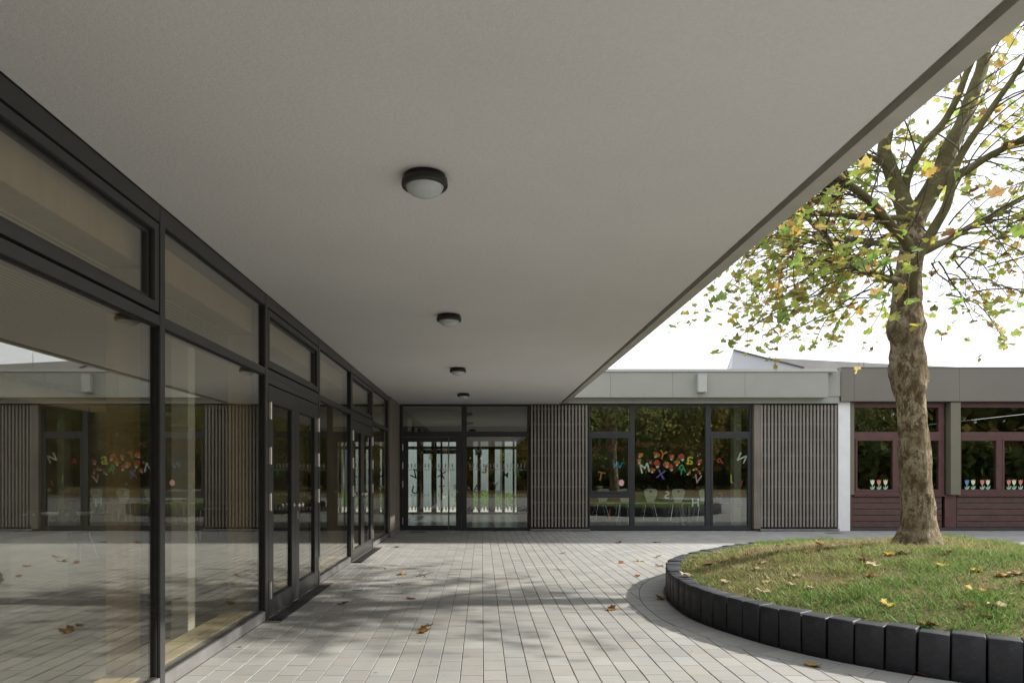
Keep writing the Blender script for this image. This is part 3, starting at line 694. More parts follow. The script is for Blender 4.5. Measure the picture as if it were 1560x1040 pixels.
cy = thing('courtyard_wall', 'bright white rendered wall glimpsed through the glazed entrance doors', 'wall', (-1.5, 29.5, 0))
def XW(px): return PX(px, 29.5)
MB().box(-7, XW(697), 29.5, 29.8, 0, 4.2).box(XW(766), XW(786), 29.5, 29.8, 0, 4.2).build('render_face', M_COURT, cy)
MB().box(XW(697)+.002, XW(766)-.002, 29.55, 29.8, 0, 4.2).box(XW(786)+.002, 3.2, 29.55, 29.8, 0, 4.2).build('grey_face', M_COURTG, cy)
for p, q in ((700, 709), (716, 727), (733, 744), (750, 762)): MB().box(XW(p), XW(q), 29.52, 29.548, .7, 2.5).build('window_panel', M_COURTP, cy)
MB().box(-7.05, 3.25, 29.45, 29.85, 4.202, 4.27).build('coping', M_COPING, cy)
hg = thing('courtyard_shrub', 'low green shrub outside, seen through the glazed entrance doors', 'shrub', (XW(752), 28.4, 0))
hv, hf, hc = [], [], []
for _ in range(1500):
    px_ = random.uniform(694, 800); x_ = PX(px_, 28.4); z_ = random.random()**.8*(.55+.35*mnoise.noise(Vector((x_*2, 0, 3)))); y_ = 28.4+random.uniform(-.4, .4)
    a_ = random.uniform(0, 6.28); s_ = random.uniform(.05, .11); b = len(hv)
    hv += [(x_, y_, z_), (x_+s_*math.cos(a_), y_+s_*math.sin(a_)*.5, z_+s_*.6), (x_-s_*.3, y_, z_+s_)]; hc += [(random.uniform(.08, .2), random.uniform(.2, .32), .05)]*3; hf.append((b, b+1, b+2))
link('foliage', tri_mesh('foliage', hv, hf, hc), M_WOODLAND, hg)
tag(MB().box(-7, 3.2, 24.2, 29.49, -.04, -.002).build('courtyard_paving', M_SIDE), kind='structure')

# furniture in the classroom
for k, (px_, lb) in enumerate(((914.5, 'pale chair back behind the small left sash, left of a pink ball'), (949, 'pale chair back half hidden behind the first dark mullion'), (988.5, 'pale chair back in the middle pane, below the purple letter X'),
                           (1030, 'pale chair back in the middle pane, right of the white letter S'), (1069, 'pale chair back at the right edge of the middle pane'))):
    Yc = 18.0; make_chair(lb, 'chairs in the classroom window', (PX(px_, Yc), Yc, .20), R(180)+random.gauss(0, .08), 1.0)
for k, (xc, lb) in enumerate(((3.05, 'narrow-legged table behind the left panes'), (4.75, 'narrow-legged table behind the middle pane'), (6.3, 'narrow-legged table behind the right door'))):
    make_table(lb+', pale top', (xc, 18.75, 0), 1.45, .6, .63, 'tables in the classroom')
bt = thing('storage_tub', 'blue plastic tub on the table behind the right glass door', 'tub', (PX(1103, 18.7), 18.7, .63))
MB().box(PX(1093, 18.7), PX(1113, 18.7), 18.5, 18.85, .631, .86).build('tub_body', M_BLUE, bt, bevel=.02); MB().box(PX(1091.5, 18.7), PX(1114.5, 18.7), 18.47, 18.88, .862, .89).build('rim', M_BLUE, bt, bevel=.008)

# ------------------------------------------------------------------ maroon building at right
mar = thing('maroon_building', 'low building with brown fascia and maroon window frames behind the tree', 'building', (11, YF, 0))
MB().box(X(1275.5), X(1293.5), YW-.05, YW+.3, .0, Zp(612.3)).build('white_pillar', M_PILLAR, mar, bevel=.004)
XEND = 15.5
for a_, b_ in ((X(1276.2), X(1296)), (X(1296), X(1455)), (X(1455), XEND)): MB().box(a_+.002, b_-.002, YW-.16, YW+.3, Zp(612), Zp(562)).build('fascia_panel', M_BFASCIA, mar, bevel=.004)
MB().box(X(1276.2), XEND, YW-.17, YW+.4, Zp(561.8), Zp(560.5)).build('coping', M_BFASCIA, mar)
MB().box(X(1294), X(1300.5), YW-.02, YW+.15, Zp(753), Zp(613)).build('cover_strip', M_OLIVE, mar)
MB().box(X(1443.5), X(1458.5), YW-.12, YW+.1, Zp(753), Zp(613)).build('cover_strip', M_OLIVE, mar, bevel=.004)
def munit(x0, x1, splits):
    m = MB(); y0, y1 = YW+.03, YW+.12
    m.box(X(x0), X(x1), y0, y1, Zp(620), Zp(613)).box(X(x0), X(x1), y0, y1, Zp(668), Zp(657.5)).box(X(x0), X(x1), y0, y1, Zp(754), Zp(748))
    m.box(X(x0), X(x0)+.05, y0, y1, Zp(748)+.0005, Zp(668)-.0005).box(X(x1)-.1, X(x1), y0, y1, Zp(748)+.0005, Zp(668)-.0005)
    m.box(X(x0), X(x0)+.03, y0, y1, Zp(657.5)+.0005, Zp(620)-.0005).box(X(x1)-.14, X(x1), y0, y1, Zp(657.5)+.0005, Zp(620)-.0005)
    w = m.build('window', M_MAROON, mar, bevel=.003)
    fpane(X(x0)+.031, X(x1)-.141, Zp(657.5)+.001, Zp(620)-.001, w, YW+.08, 'pane')
    prev = X(x0)+.051
    for sx in list(splits)+[None]:
        nx = X(sx)-.055 if sx else X(x1)-.101
        s_ = MB().ringY(prev, nx, y0-.012, y1-.02, Zp(748)+.001, Zp(668)-.001, .045).build('sash', M_MAROON, w, bevel=.003)
        fpane(prev+.046, nx-.046, Zp(748)+.047, Zp(668)-.047, w, YW+.06, 'pane')
        if sx: MB().box(nx+.001, X(sx)+.054, y0-.004, y1, Zp(748)+.001, Zp(668)-.001).build('window_post', M_MAROON, w, bevel=.002); prev = X(sx)+.055
    for k in range(5):
        z0 = Zp(803)+k*(Zp(756)-Zp(803))/5; MB().box(X(x0), X(x1)-.06, YW+.04-.0, YW+.08, z0+.006, z0+(Zp(756)-Zp(803))/5-.012).box(X(x0), X(x1)-.06, YW+.06, YW+.1, z0-.01, z0+.02).build('weather_board', M_MAROON2, mar, bevel=.004)
    MB().box(X(x0), X(x1), YW-.01, YW+.14, Zp(756)+.004, Zp(754)-.001).build('window_sill', M_MAROON, mar)
munit(1301, 1440, (1367,)); munit(1459.5, 1660, (1525, 1592))
MB().box(X(1294), X(1300.5), YW+.03, YW+.1, Zp(803), Zp(753.5)).build('corner_post', M_MAROON, mar); MB().box(X(1441), X(1458.5), YW+.035, YW+.1, Zp(803), Zp(753.5)).build('corner_post', M_MAROON, mar)
MB().box(X(1294), XEND, YW+.0, YW+.2, .0, Zp(803.3)).build('base_strip', M_DARKBASE, mar)
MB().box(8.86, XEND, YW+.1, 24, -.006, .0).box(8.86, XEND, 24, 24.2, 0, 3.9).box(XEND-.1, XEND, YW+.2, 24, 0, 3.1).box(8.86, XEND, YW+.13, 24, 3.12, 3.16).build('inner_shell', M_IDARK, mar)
MB().box(8.86, XEND, YW+.31, 24, 3.2, Zp(563)).build('roof', M_ROOF, mar)
# unseen block added out to the right to throw shade along the far front
sb = thing('added_shade_block', 'tall plain block added beyond the right edge to cast shade', 'building', (18, 20, 0))
MB().box(15.6, 27, 15.72, 19.2, 0, 11.5).build('wall', M_SIDE, sb); MB().box(15.5, 27.1, 15.62, 19.3, 11.502, 11.8).build('roof', M_BFASCIA, sb)

# ------------------------------------------------------------------ sheds behind
YS = 36.0
def XS(px): return PX(px, YS)
def ZSb(py): return PZ(py, YS)
sh = thing('sawtooth_shed', 'pale metal gable of a shed rising behind the grey fascia', 'shed', (XS(1150), YS, 0))
MB().prism([(XS(1103), 3), (XS(1117), ZSb(533.5)), (XS(1160), ZSb(544.5)), (XS(1224), ZSb(560.5)), (XS(1224), 3)], YS, YS+7, 2.2).build('gable_wall', M_SHED, sh)
MB().prism([(XS(1116), ZSb(533.2)), (XS(1117), ZSb(532.2)), (XS(1160), ZSb(543.2)), (XS(1225), ZSb(559.4)), (XS(1224), ZSb(560.3)), (XS(1160), ZSb(544.2))], YS-.12, YS+7, 2.2).build('verge', M_RIDGE, sh)
sh2 = thing('long_shed', 'long low grey roof running behind the brown fascia and the tree trunk', 'shed', (XS(1260), YS+8, 0))
Y2 = 44.0
MB().prism([(PX(1120, Y2), 3), (PX(1120, Y2), PZ(541, Y2)), (PX(1176, Y2), PZ(545, Y2)), (PX(1362, Y2), PZ(554.5, Y2)), (PX(1480, Y2), PZ(560, Y2)), (PX(1480, Y2), 3)], Y2, Y2+9, 4.2).build('roof', M_SHEDROOF, sh2)
for px_, yt, lb in ((1153, 528, 'thin lightning rod standing at the pale gable'), (1316, 536, 'thin lightning rod on the long grey roof, left of the trunk')):
    r_ = MB().tube([(PX(px_, Y2-1), Y2-1, 4), (PX(px_, Y2-1), Y2-1, PZ(yt, Y2-1))], [.018, .012], 6).build('lightning_rod', M_FRAMEF); tag(r_, lb, 'lightning rod', 'lightning rods on the sheds')

# ------------------------------------------------------------------ drains and mats in the paving
def grate(name, label, x0, x1, y0, y1, n, alongY=True):
    t = thing(name, label, 'drain', ((x0+x1)/2, (y0+y1)/2, 0), 'drain grates in the paving')
    MB().box(x0, x1, y0, y1, -.02, -.006).build('channel', M_GASKET, t)
    g_ = MB()
    if alongY:
        w = (x1-x0)/(2*n+1)
        for k in range(n+1): g_.box(x0+2*k*w, x0+(2*k+1)*w, y0, y1, -.0055, .003)
        yy = y0
        while yy < y1: g_.box(x0, x1, yy, yy+.008, -.0058, -.001); yy += .25
    else:
        w = (y1-y0)/(2*n+1)
        for k in range(n+1): g_.box(x0, x1, y0+2*k*w, y0+(2*k+1)*w, -.0055, .003)
    g_.build('grating', M_FRAMEF, t)
grate('drain_grate', 'long dark slotted drain in front of the nearest double door', XL+.012, XL+.142, 6.58, 8.68, 3)
grate('drain_grate', 'long dark slotted drain in front of the farther double door', XL+.012, XL+.142, 10.86, 12.97, 3)
a_ = PG(622, 813); grate('drain_grate', 'small dark grate set in paving before the glass entrance', a_[0], a_[0]+.37, 16.45, 16.58, 3, False)
a_ = PG(1258, 811.5); grate('drain_grate', 'small dark grate in paving before the right slat screen', a_[0], a_[0]+.38, 16.2, 16.36, 3, False)

# ------------------------------------------------------------------ plane tree
tree = thing('plane_tree', 'plane tree with mottled trunk and thin yellow-green autumn crown on the mound', 'tree', (TREE[0], TREE[1], .55))
TY = TREE[1]
def tp(px, py, dy=0.0): Y = TY+dy; return Vector((PX(px, TY), Y, PZ(py, TY)))
sT = F/TY
trunk_px = [(1398,842,98,0),(1398,831,86,0),(1399,818,74,0),(1399,797,58,0),(1398,766,54,0),(1395,735,51,0),(1393,705,50,0),(1391,658,48,0),(1388,612,47,0),(1385,590,52,0),(1384,566,58,.02),(1385,545,57,.03),(1384,522,53,.03),(1383,500,61,.04),(1385,474,52,.05),(1386,447,49,.06),(1389,420,46,.08),(1395,395,42,.1),(1400,370,41,.12),(1402,345,41,.15),(1400,322,42,.18)]
pts = catmull([tp(a, b, dy) for a, b, w, dy in trunk_px], 4)
rad = [v.x*.84 for v in catmull([Vector((w/2/sT, 0, 0)) for a, b, w, dy in trunk_px], 4)]
tmb = MB().tube(pts, rad, 56, lump=.085, seed=3)
BULGE = [(tp(1360, 506, -.05), .17, .050), (tp(1411, 498, -.05), .15, .045), (tp(1376, 522, -.2), .13, .03), (tp(1402, 545, -.18), .12, .03), (tp(1360, 560, -.05), .16, .035), (tp(1408, 575, -.1), .14, .03),
         (tp(1385, 590, -.22), .12, .02), (tp(1368, 470, -.15), .13, .03), (tp(1408, 450, -.1), .12, .025), (tp(1362, 630, -.1), .2, .012), (tp(1416, 700, -.1), .25, .014)]
for i_, q in enumerate(tmb.v):
    q = Vector(q); k_ = min(len(pts)-1, i_//56); o_ = q-pts[k_]; o_.normalize(); add = 0
    for c_, r_, h_ in BULGE: add += h_*math.exp(-((q-c_).length/r_)**2*2.2)
    add += .012*mnoise.noise(q*9)+.006*mnoise.noise(q*22)
    if q.z < 1.0: add += .05*max(0, 1.0-q.z)**1.5*max(0, mnoise.noise(Vector((math.atan2(o_.y, o_.x)*1.9, 4, 1)))+.35)
    tmb.v[i_] = tuple(q+o_*add)
tmb.build('trunk', M_BARK, tree, True)
LIMBS = [  # (pixel x, pixel y, metres towards the back), start radius, end radius
 ([(1385,447,-.05),(1350,441,-.28),(1320,442,-.45),(1293,440,-.55),(1262,433,-.62),(1238,424,-.7),(1220,410,-.75),(1206,396,-.8)], .056, .026),
 ([(1376,450,-.14),(1370,432,-.24),(1371,409,-.3),(1381,385,-.34),(1392,362,-.38),(1402,340,-.42),(1406,320,-.45),(1408,290,-.5),(1418,262,-.55),(1436,228,-.65),(1450,203,-.7),(1463,178,-.8),(1474,150,-.9),(1490,95,-1.1),(1500,30,-1.3)], .085, .020),
 ([(1388,382,.02),(1376,366,-.02),(1352,345,-.05),(1332,327,-.1),(1312,309,-.12),(1293,296,-.14),(1276,286,-.15),(1256,279,-.2)], .072, .040),
 ([(1388,334,.02),(1370,332,.0),(1330,333,-.05),(1290,334,-.1),(1250,337,-.2),(1209,339,-.3)], .038, .030),
 ([(1398,330,.15),(1393,300,.2),(1386,269,.25),(1377,232,.3),(1374,205,.35),(1384,170,.4),(1392,120,.5),(1400,50,.6),(1398,-40,.7)], .125, .05),
 ([(1405,335,.15),(1408,300,.3),(1404,270,.4),(1402,235,.5),(1408,200,.7),(1420,140,.9),(1430,60,1.2)], .085, .03),
 ([(1400,348,.15),(1413,318,.2),(1430,292,.22),(1448,264,.25),(1462,238,.28),(1472,212,.3),(1486,186,.32),(1499,165,.35),(1514,130,.4),(1530,95,.45),(1545,60,.5),(1560,0,.6),(1570,-80,.7)], .150, .07),
 ([(1450,264,.25),(1466,263,.2),(1485,252,.12),(1508,237,.05),(1535,224,-.05),(1562,212,-.15),(1610,185,-.3),(1660,150,-.5)], .062, .03),
 ([(1405,382,.1),(1422,376,.1),(1442,366,.12),(1460,358,.15),(1482,345,.2),(1504,332,.25),(1535,317,.3),(1562,301,.35),(1620,270,.45),(1700,235,.6)], .058, .03),
 ([(1399,335,.16),(1396,310,.19),(1395,285,.21),(1398,260,.2),(1405,232,.1),(1420,208,.05),(1438,186,0),(1450,155,-.1),(1458,125,-.15),(1470,90,-.2),(1478,30,-.3)], .075, .03),
 ([(1378,240,.3),(1366,229,.3),(1352,221,.32),(1335,214,.4),(1312,206,.5),(1280,190,.6)], .050, .025),
 ([(1398,372,.15),(1392,345,.6),(1386,318,1.1),(1376,288,1.7),(1360,262,2.3)], .06, .022),
 ([(1410,350,.15),(1425,325,.7),(1450,300,1.3),(1480,285,2.0)], .06, .022),
]
limb_pts = []
for li, (L, r0, r1) in enumerate(LIMBS):
    p = catmull([tp(*q) for q in L], 5); n = len(p)
    r = [.87*(r0+(r1-r0)*(i/(n-1))**.8) for i in range(n)]
    MB().tube(p, r, 16, lump=.09, seed=li*5).build('branch', M_LIMB, tree, True)
    limb_pts.append((p, r))
twigs = MB(); leaf_sites = []
def whip(p, dv, length, r, depth=0, droop=.0):
    n = max(4, int(length/.16)); pts_ = [Vector(p)]; dv = dv.normalized()
    for i in range(n):
        dv = (dv+Vector((random.gauss(0, .09), random.gauss(0, .09), random.gauss(0, .07)-droop*(i/n)))).normalized()
        pts_.append(pts_[-1]+dv*length/n)
    for i in range(1, n+1):
        if pts_[i].x < 2.42+.25*math.sin(pts_[i].y*3) or pts_[i].z < 2.92: pts_ = pts_[:i]; break
    n = len(pts_)-1
    if n < 2: return
    twigs.tube(pts_, [r*(1-.66*i/n) for i in range(n+1)], 4 if depth else 5, cap=False)
    for i in range(1, n+1):
        f_ = i/n
        if depth == 0 and f_ > .2 and random.random() < .62:
            a = Vector((random.gauss(0, 1), random.gauss(0, 1), random.gauss(-.1, .7))).normalized()
            whip(pts_[i], dv*.7+a*.9, length*random.uniform(.25, .5), r*.38, 1, .08)
        if f_ > (.35 if depth == 0 else .25) and not (abs(pts_[i].x-4.95) < .75 and pts_[i].y < TY+.1 and pts_[i].z < 5.4 and random.random() < .8):
            for _ in range(random.choice((0, 1, 1, 1)) if i < n else 2): (leaf_sites.append if pts_[i].z < 6.3 or random.random() < .5 else (lambda q: None))((pts_[i]+Vector((random.gauss(0, .035),)*3), dv))
for (p, r), nw in zip(limb_pts, (22, 12, 16, 5, 18, 14, 20, 20, 24, 14, 14, 10, 12)):
    n = len(p)
    for k in range(nw):
        i = int(n*(.22+.78*(k+random.random())/nw)); i = min(n-1, i); t = (p[min(i+1, n-1)]-p[max(i-1, 0)]).normalized()
        out = Vector((p[i].x-5.1, (p[i].y-TY), 0)); out = out.normalized() if out.length > .1 else Vector((random.gauss(0, 1), random.gauss(0, 1), 0)).normalized()
        dv = t*.6+out*.55+Vector((random.gauss(0, .65), random.gauss(0, .65), random.gauss(.05, .45)))
        whip(p[i], dv, random.uniform(.7, 1.55), random.uniform(.007, .012), 0, random.uniform(.05, .30))
    t = (p[-1]-p[-2]).normalized()
    for k in range(4): whip(p[-1], t+Vector((random.gauss(0, .35), random.gauss(0, .35), random.gauss(0, .3))), random.uniform(.9, 1.6), .011, 0, .2)
# long low sprays that make the wide skirt of the crown
for k in range(44):
    a = random.uniform(0, 2*math.pi); rr = random.uniform(.9, 1.7); z = random.uniform(3.45, 4.3)
    c = Vector((5.1+rr*math.cos(a), TY+rr*math.sin(a), z))
    dv = Vector((math.cos(a), math.sin(a), random.uniform(-.32, .12)))
    whip(c-dv.normalized()*.5, dv, random.uniform(1.0, 1.55), random.uniform(.008, .012), 0, random.uniform(.10, .26))
for k in range(26):
    li = random.choice((0, 0, 2, 2, 3, 11)); p_ = limb_pts[li][0]; q_ = p_[random.randint(int(len(p_)*.45), len(p_)-1)]
    whip(q_, Vector((-1, random.gauss(0, .55), random.uniform(-.30, .25))), random.uniform(.9, 1.8), random.uniform(.006, .009), 0, random.uniform(.03, .16))
twigs.build('twigs', M_TWIG, tree)
LEAF2D = [(0,-.04),(.20,-.14),(.44,-.22),(.47,-.03),(.70,.10),(.55,.24),(.58,.54),(.36,.46),(.24,.64),(0,.90)]
LEAF2D = LEAF2D+[(-x_, y_) for x_, y_ in reversed(LEAF2D[1:-1])]
L2 = np.array(LEAF2D); NL = len(L2)
LV, LF, LC = [], [], []
PAL = [((.41,.435,.11),.42),((.30,.36,.095),.24),((.50,.49,.14),.20),((.55,.43,.10),.08),((.34,.20,.07),.03),((.20,.11,.05),.03)]
cum = np.cumsum([w for _, w in PAL])
for p, dv in leaf_sites:
    s_ = random.uniform(.052, .104)*random.choice((.75, 1, 1)); c = PAL[int(np.searchsorted(cum, random.random()*cum[-1]))][0]
    c = tuple(x_*random.uniform(.75, 1.25) for x_ in c)
    q = Matrix.Rotation(random.uniform(0, 6.283), 3, 'Z') @ Matrix.Rotation(random.gauss(0, .75)+.5, 3, 'X') @ Matrix.Rotation(random.uniform(-.6, .6), 3, 'Y')
    fold = random.uniform(-.15, .45); curl = random.uniform(-.35, .35); b = len(LV)
    tip = q @ Vector((0, 0, 0)); o_ = p+Vector((0, 0, -.02))
    LV.append(tuple(o_+q @ Vector((0, .15*s_, -.02*s_)))); LC.append(tuple(x_*.93 for x_ in c))
    for x_, y_ in LEAF2D:
        z_ = fold*abs(x_)*.6+curl*(y_-.2)**2*.6
        LV.append(tuple(o_+q @ Vector((x_*s_, y_*s_, z_*s_)))); k_ = random.uniform(.85, 1.1); LC.append(tuple(v_*k_ for v_ in c))
    for i in range(NL): LF.append((b, b+1+i, b+1+(i+1) % NL))
print('leaves', len(leaf_sites))
link('crown', tri_mesh('crown', LV, LF, LC), M_LEAF, tree)
ns = thing('bird_nest', 'dark tangled nest of twigs under the canopy edge at the end of a limb', 'nest', tuple(tp(1247, 302, -.25)))
nb = MB()
for k in range(150):
    c = tp(1247, 302, -.25)+Vector((random.gauss(0, .075), random.gauss(0, .06), random.gauss(0, .035))); a = random.uniform(0, 6.28); l_ = random.uniform(.05, .13)
    dd3 = Vector((math.cos(a)*l_, math.sin(a)*l_, random.gauss(0, .03))); nb.tube([c-dd3, c+dd3*.1+Vector((0, 0, .012)), c+dd3], [.004, .005, .003], 4)
nb.build('twig_tangle', M_NEST, ns)

# ------------------------------------------------------------------ fallen leaves
def fallen_mesh(k):
    rs = random.Random(100+k); base = [(.27,.125,.045),(.32,.165,.055),(.17,.075,.035),(.50,.30,.045),(.44,.34,.21),(.24,.085,.03),(.40,.23,.07),(.55,.38,.06)][k % 8]
    V = [(0, .15, .05)]; C = [base]
    cu = rs.uniform(.15, .75); tw = rs.uniform(-.3, .3); fo = rs.uniform(.1, .7)
    ringv = []
    for f_ in (.55, 1.0):
        for x_, y_ in LEAF2D:
            xx, yy = x_*f_, .15+(y_-.15)*f_
            z = fo*abs(xx)**1.4*.5+cu*(yy-.2)**2*.45+tw*xx*(yy-.2)+.08*math.sin(xx*9+k)*f_+.03
            V.append((xx*(1-.25*fo*abs(xx)), yy*(1-.2*cu*abs(yy-.2)), z)); m = rs.uniform(.7, 1.2); C.append(tuple(c_*m for c_ in base))
    Fc = []
    for i in range(NL):
        j = (i+1) % NL; Fc.append((0, 1+i, 1+j)); Fc.append((1+i, 1+NL+i, 1+NL+j, 1+j))
    b = len(V); V += [(.012, -.05, .04), (-.012, -.05, .04), (.05, -.62, .12), (.035, -.62, .13)]; C += [tuple(c_*.7 for c_ in base)]*4; Fc.append((b, b+1, b+3, b+2))
    zm = min(v[2] for v in V); V = [(x_, y_, z_-zm) for x_, y_, z_ in V]
    me = tri_mesh('fallen_leaf', V, Fc, C); me.materials.append(M_FALL); me.polygons.foreach_set('use_smooth', [True]*len(me.polygons)); return me
FM = [fallen_mesh(k) for k in range(16)]
def fleaf(loc, size, k, label, group, flat=True):
    o = bpy.data.objects.new('fallen_leaf', FM[k % 16]); COL.objects.link(o); o.location = loc; o.scale = (size,)*3
    o.rotation_euler = (random.gauss(0, .12), random.gauss(0, .12), random.uniform(0, 6.28)); tag(o, label, 'leaf', group); return o
GP = 'fallen leaves on the paving'
for (px, py, s_, k, lb) in (
    (640, 962, .125, 1, 'largest curled orange leaf in the middle foreground of the paving'), (655, 952, .06, 5, 'small red-brown leaf just behind the large curled foreground leaf'),
    (524, 920, .10, 0, 'flat orange-brown leaf nearest the first drain grate'), (628, 911, .09, 2, 'thin brown leaf lying in the long trunk shadow'),
    (614, 875, .12, 6, 'tan leaf beside the small dry twig on the paving'), (927, 928, .12, 1, 'brown leaf just below the trunk shadow beside the planter shade'),
    (857, 843, .12, 3, 'yellow-orange leaf alone in the middle of the sunlit paving'), (944, 827, .12, 2, 'brown leaf near the shade line, left of a bright yellow leaf'),
    (1001, 826, .15, 3, 'bright yellow leaf near the shade line before the lettered window'), (1000, 849, .14, 4, 'pale tan leaf on paving, nearest the planter curve'),
    (976, 855, .13, 7, 'yellow curled leaf, left of the pale tan leaf near the planter'), (944, 857, .11, 0, 'red-brown upright leaf, leftmost of three near the planter'),
    (1003, 863, .12, 2, 'dark brown leaf beside the planter blocks where the shadow begins'), (973, 878, .08, 5, 'small dark leaf at the edge of the planter shadow'),
    (1011, 912, .13, 1, 'brown leaf against the foot of the planter in shade'), (1243, 1013, .11, 6, 'ochre leaf on the paving before the front planter blocks'),
    (1412, 1029, .10, 0, 'brown leaf tucked under a planter block at the front right'), (755, 809, .10, 2, 'tiny brown leaf at the foot of the glazed entrance frame'),
    (607, 833, .10, 2, 'small dark leaf on paving near the boarded end panel'), (1157, 809, .11, 2, 'brown leaf at the foot of the right slat screen'),
    (1237, 805.5, .09, 0, 'small brown leaf below the middle of the right slat screen'), (588, 866, .04, 2, 'small dark leaf crumb near the farther drain grate'),
    (606, 890, .04, 2, 'leaf crumb below the dry twig on the sunlit paving'), (365, 985, .03, 2, 'tiny dark leaf crumb close to the left glass')):
    g_ = PG(px, py); fleaf((g_[0], g_[1], .001), s_, k, lb, GP)
tw = thing('dry_twig', 'small dry forked twig lying on the sunlit paving', 'twig', (*PG(645, 876), 0))
a_ = PG(633, 878); b_ = PG(661, 872); c_ = PG(645, 871); e_ = PG(650, 880)
MB().tube([(a_[0], a_[1], .006), (a_[0]+.08, a_[1]+.03, .02), (b_[0], b_[1], .012)], [.005, .005, .003], 6).tube([(a_[0]+.08, a_[1]+.03, .02), (c_[0], c_[1]+.05, .03)], [.004, .002], 6).tube([(a_[0]+.10, a_[1]+.03, .02), (e_[0], e_[1], .006)], [.004, .002], 6).build('stick', M_TWIG, tw)
def PGm(px, py):                                                  # pixel to the mound surface
    z = .4
    for _ in range(12):
        g_ = PG(px, py, z); z = float(mound(np.array(g_))[0])
    return (g_[0], g_[1], z)
GG = 'fallen leaves on the lawn'
for (px, py, s_, k, lb) in (
    (1409, 888, .15, 5, 'large red-orange leaf lying nearest the middle of the lawn'), (1487, 869, .15, 3, 'golden leaf on the lawn right of the trunk, lower of two'),
    (1483, 857, .12, 7, 'yellow leaf on the lawn right of the trunk, upper of two'), (1531, 866, .14, 6, 'orange-yellow leaf at the right edge of the lawn'),
    (1473, 836, .12, 7, 'bright yellow leaf just right of the trunk foot'), (1436, 852, .13, 7, 'yellow-green leaf below the foot of the trunk'),
    (1352, 846, .13, 3, 'yellow leaf left of the trunk in a cluster of brown leaves'), (1307, 838, .15, 5, 'dark red-brown leaf pile left of the trunk'),
    (1322, 849, .15, 2, 'dark brown leaf in the cluster left of the trunk'), (1334, 853, .15, 4, 'pale tan leaf in the cluster left of the trunk'),
    (1322, 868, .13, 1, 'orange and pale leaf below the cluster left of the trunk'), (1116, 851, .12, 3, 'golden leaf on the lawn near its far left rim'),
    (1077, 860, .14, 2, 'dark brown leaf near the left rim of the lawn'), (1155, 832, .13, 3, 'orange leaf among green grass at the back of the lawn'),
    (1286, 824, .12, 3, 'yellow-orange leaf at the back rim of the lawn'), (1250, 831, .12, 1, 'orange-brown leaf at the back of the lawn'),
    (1040, 853, .13, 4, 'pale brown leaf at the left inner edge of planter blocks'), (1162, 908, .14, 4, 'tan leaf by the front blocks at the left'),
    (1516, 921, .15, 4, 'large pale papery leaf in the grass at front right'), (1478, 925, .08, 5, 'small red leaf near the large pale papery leaf'),
    (1210, 893, .10, 4, 'pale curled leaf on the bare patch of lawn, left front'), (1230, 897, .10, 4, 'pale flat leaf beside the curled one on the bare patch'),
    (1350, 938, .12, 7, 'yellowed leaf at the front edge of the lawn'), (1507, 955, .09, 4, 'pale leaf scrap close to the front blocks at right'),
    (1210, 876, .10, 4, 'light tan leaf on open lawn, upper left of the bare patch'), (1232, 843, .13, 5, 'rust leaf lying on the worn crest of the lawn'),
    (1105, 889, .09, 4, 'cream leaf low in the grass near the left blocks'), (1380, 843, .14, 2, 'dark brown leaf against the left foot of the trunk'),
    (1443, 843, .13, 1, 'brown leaf against the right foot of the trunk'), (1290, 890, .14, 0, 'brown leaf at the middle of the lawn, left of the large red one')):
    fleaf((lambda q: (q[0], q[1], q[2]+.012))(PGm(px, py)), s_*.82, k, lb, GG)
lab = {0: 'small rust-brown dry leaf lying in the lawn grass', 1: 'small pale tan dry leaf lying in the lawn grass'}
LP = scatter(110); lz = mound(LP)
for k, (q, z) in enumerate(zip(LP, lz)):
    pale = k % 3 == 0; fleaf((q[0], q[1], z+.010), random.uniform(.05, .11), random.choice((4, 12)) if pale else random.choice((0, 2, 5, 10)), lab[1 if pale else 0], 'pale dry leaves on the lawn' if pale else 'brown dry leaves on the lawn')
q_ = PG(1037, 876, .33); fleaf((q_[0]+.02, q_[1], .333), .15, 4, 'pale yellow leaf resting on top of the planter blocks', None)

# ------------------------------------------------------------------ paper letters and cutouts on the panes
PAPER = {}
def paper(c):
    if c not in PAPER: PAPER[c] = m_plain('paper_%d' % len(PAPER), c, .8, 0, .05, 20)
    return PAPER[c]
CN = {'orange': (.72,.28,.05), 'blue': (.02,.30,.58), 'pink': (.75,.42,.42), 'white': (.80,.84,.76), 'purple': (.24,.18,.60), 'green': (.03,.48,.20), 'yellow': (.72,.62,.08), 'red': (.66,.06,.05), 'black': (.02,.02,.022), 'rust': (.45,.13,.03), 'navy': (.04,.05,.25), 'grey': (.45,.46,.44)}
def letter(ch, px, py, hpx, color, rot, label, mirror=True, bold=.010):
    me = text_mesh(ch, 1.0, .004, 0); n = len(me.vertices); co = np.empty(n*3, np.float32); me.vertices.foreach_get('co', co); co = co.reshape(-1, 3)
    h_ = co[:, 1].max()-co[:, 1].min(); w_ = hpx/F*YW
    bpy.data.meshes.remove(me); me = text_mesh(ch, w_/h_, .004, bold)
    if mirror:
        n = len(me.vertices); co = np.empty(n*3, np.float32); me.vertices.foreach_get('co', co); co = co.reshape(-1, 3); co[:, 0] *= -1; me.vertices.foreach_set('co', co.ravel()); me.flip_normals()
    o = bpy.data.objects.new('paper_letter', me); COL.objects.link(o); me.materials.append(paper(CN[color])); o.location = (X(px), YW+.056, Zp(py))
    o.rotation_euler = (R(90), 0, 0); o.rotation_euler = (Matrix.Rotation(R(rot), 3, 'Y') @ Matrix.Rotation(R(90), 3, 'X')).to_euler()
    tag(o, label, 'paper letter', 'paper letters on the window' if px > 850 else 'paper letters on the entrance glass'); return o
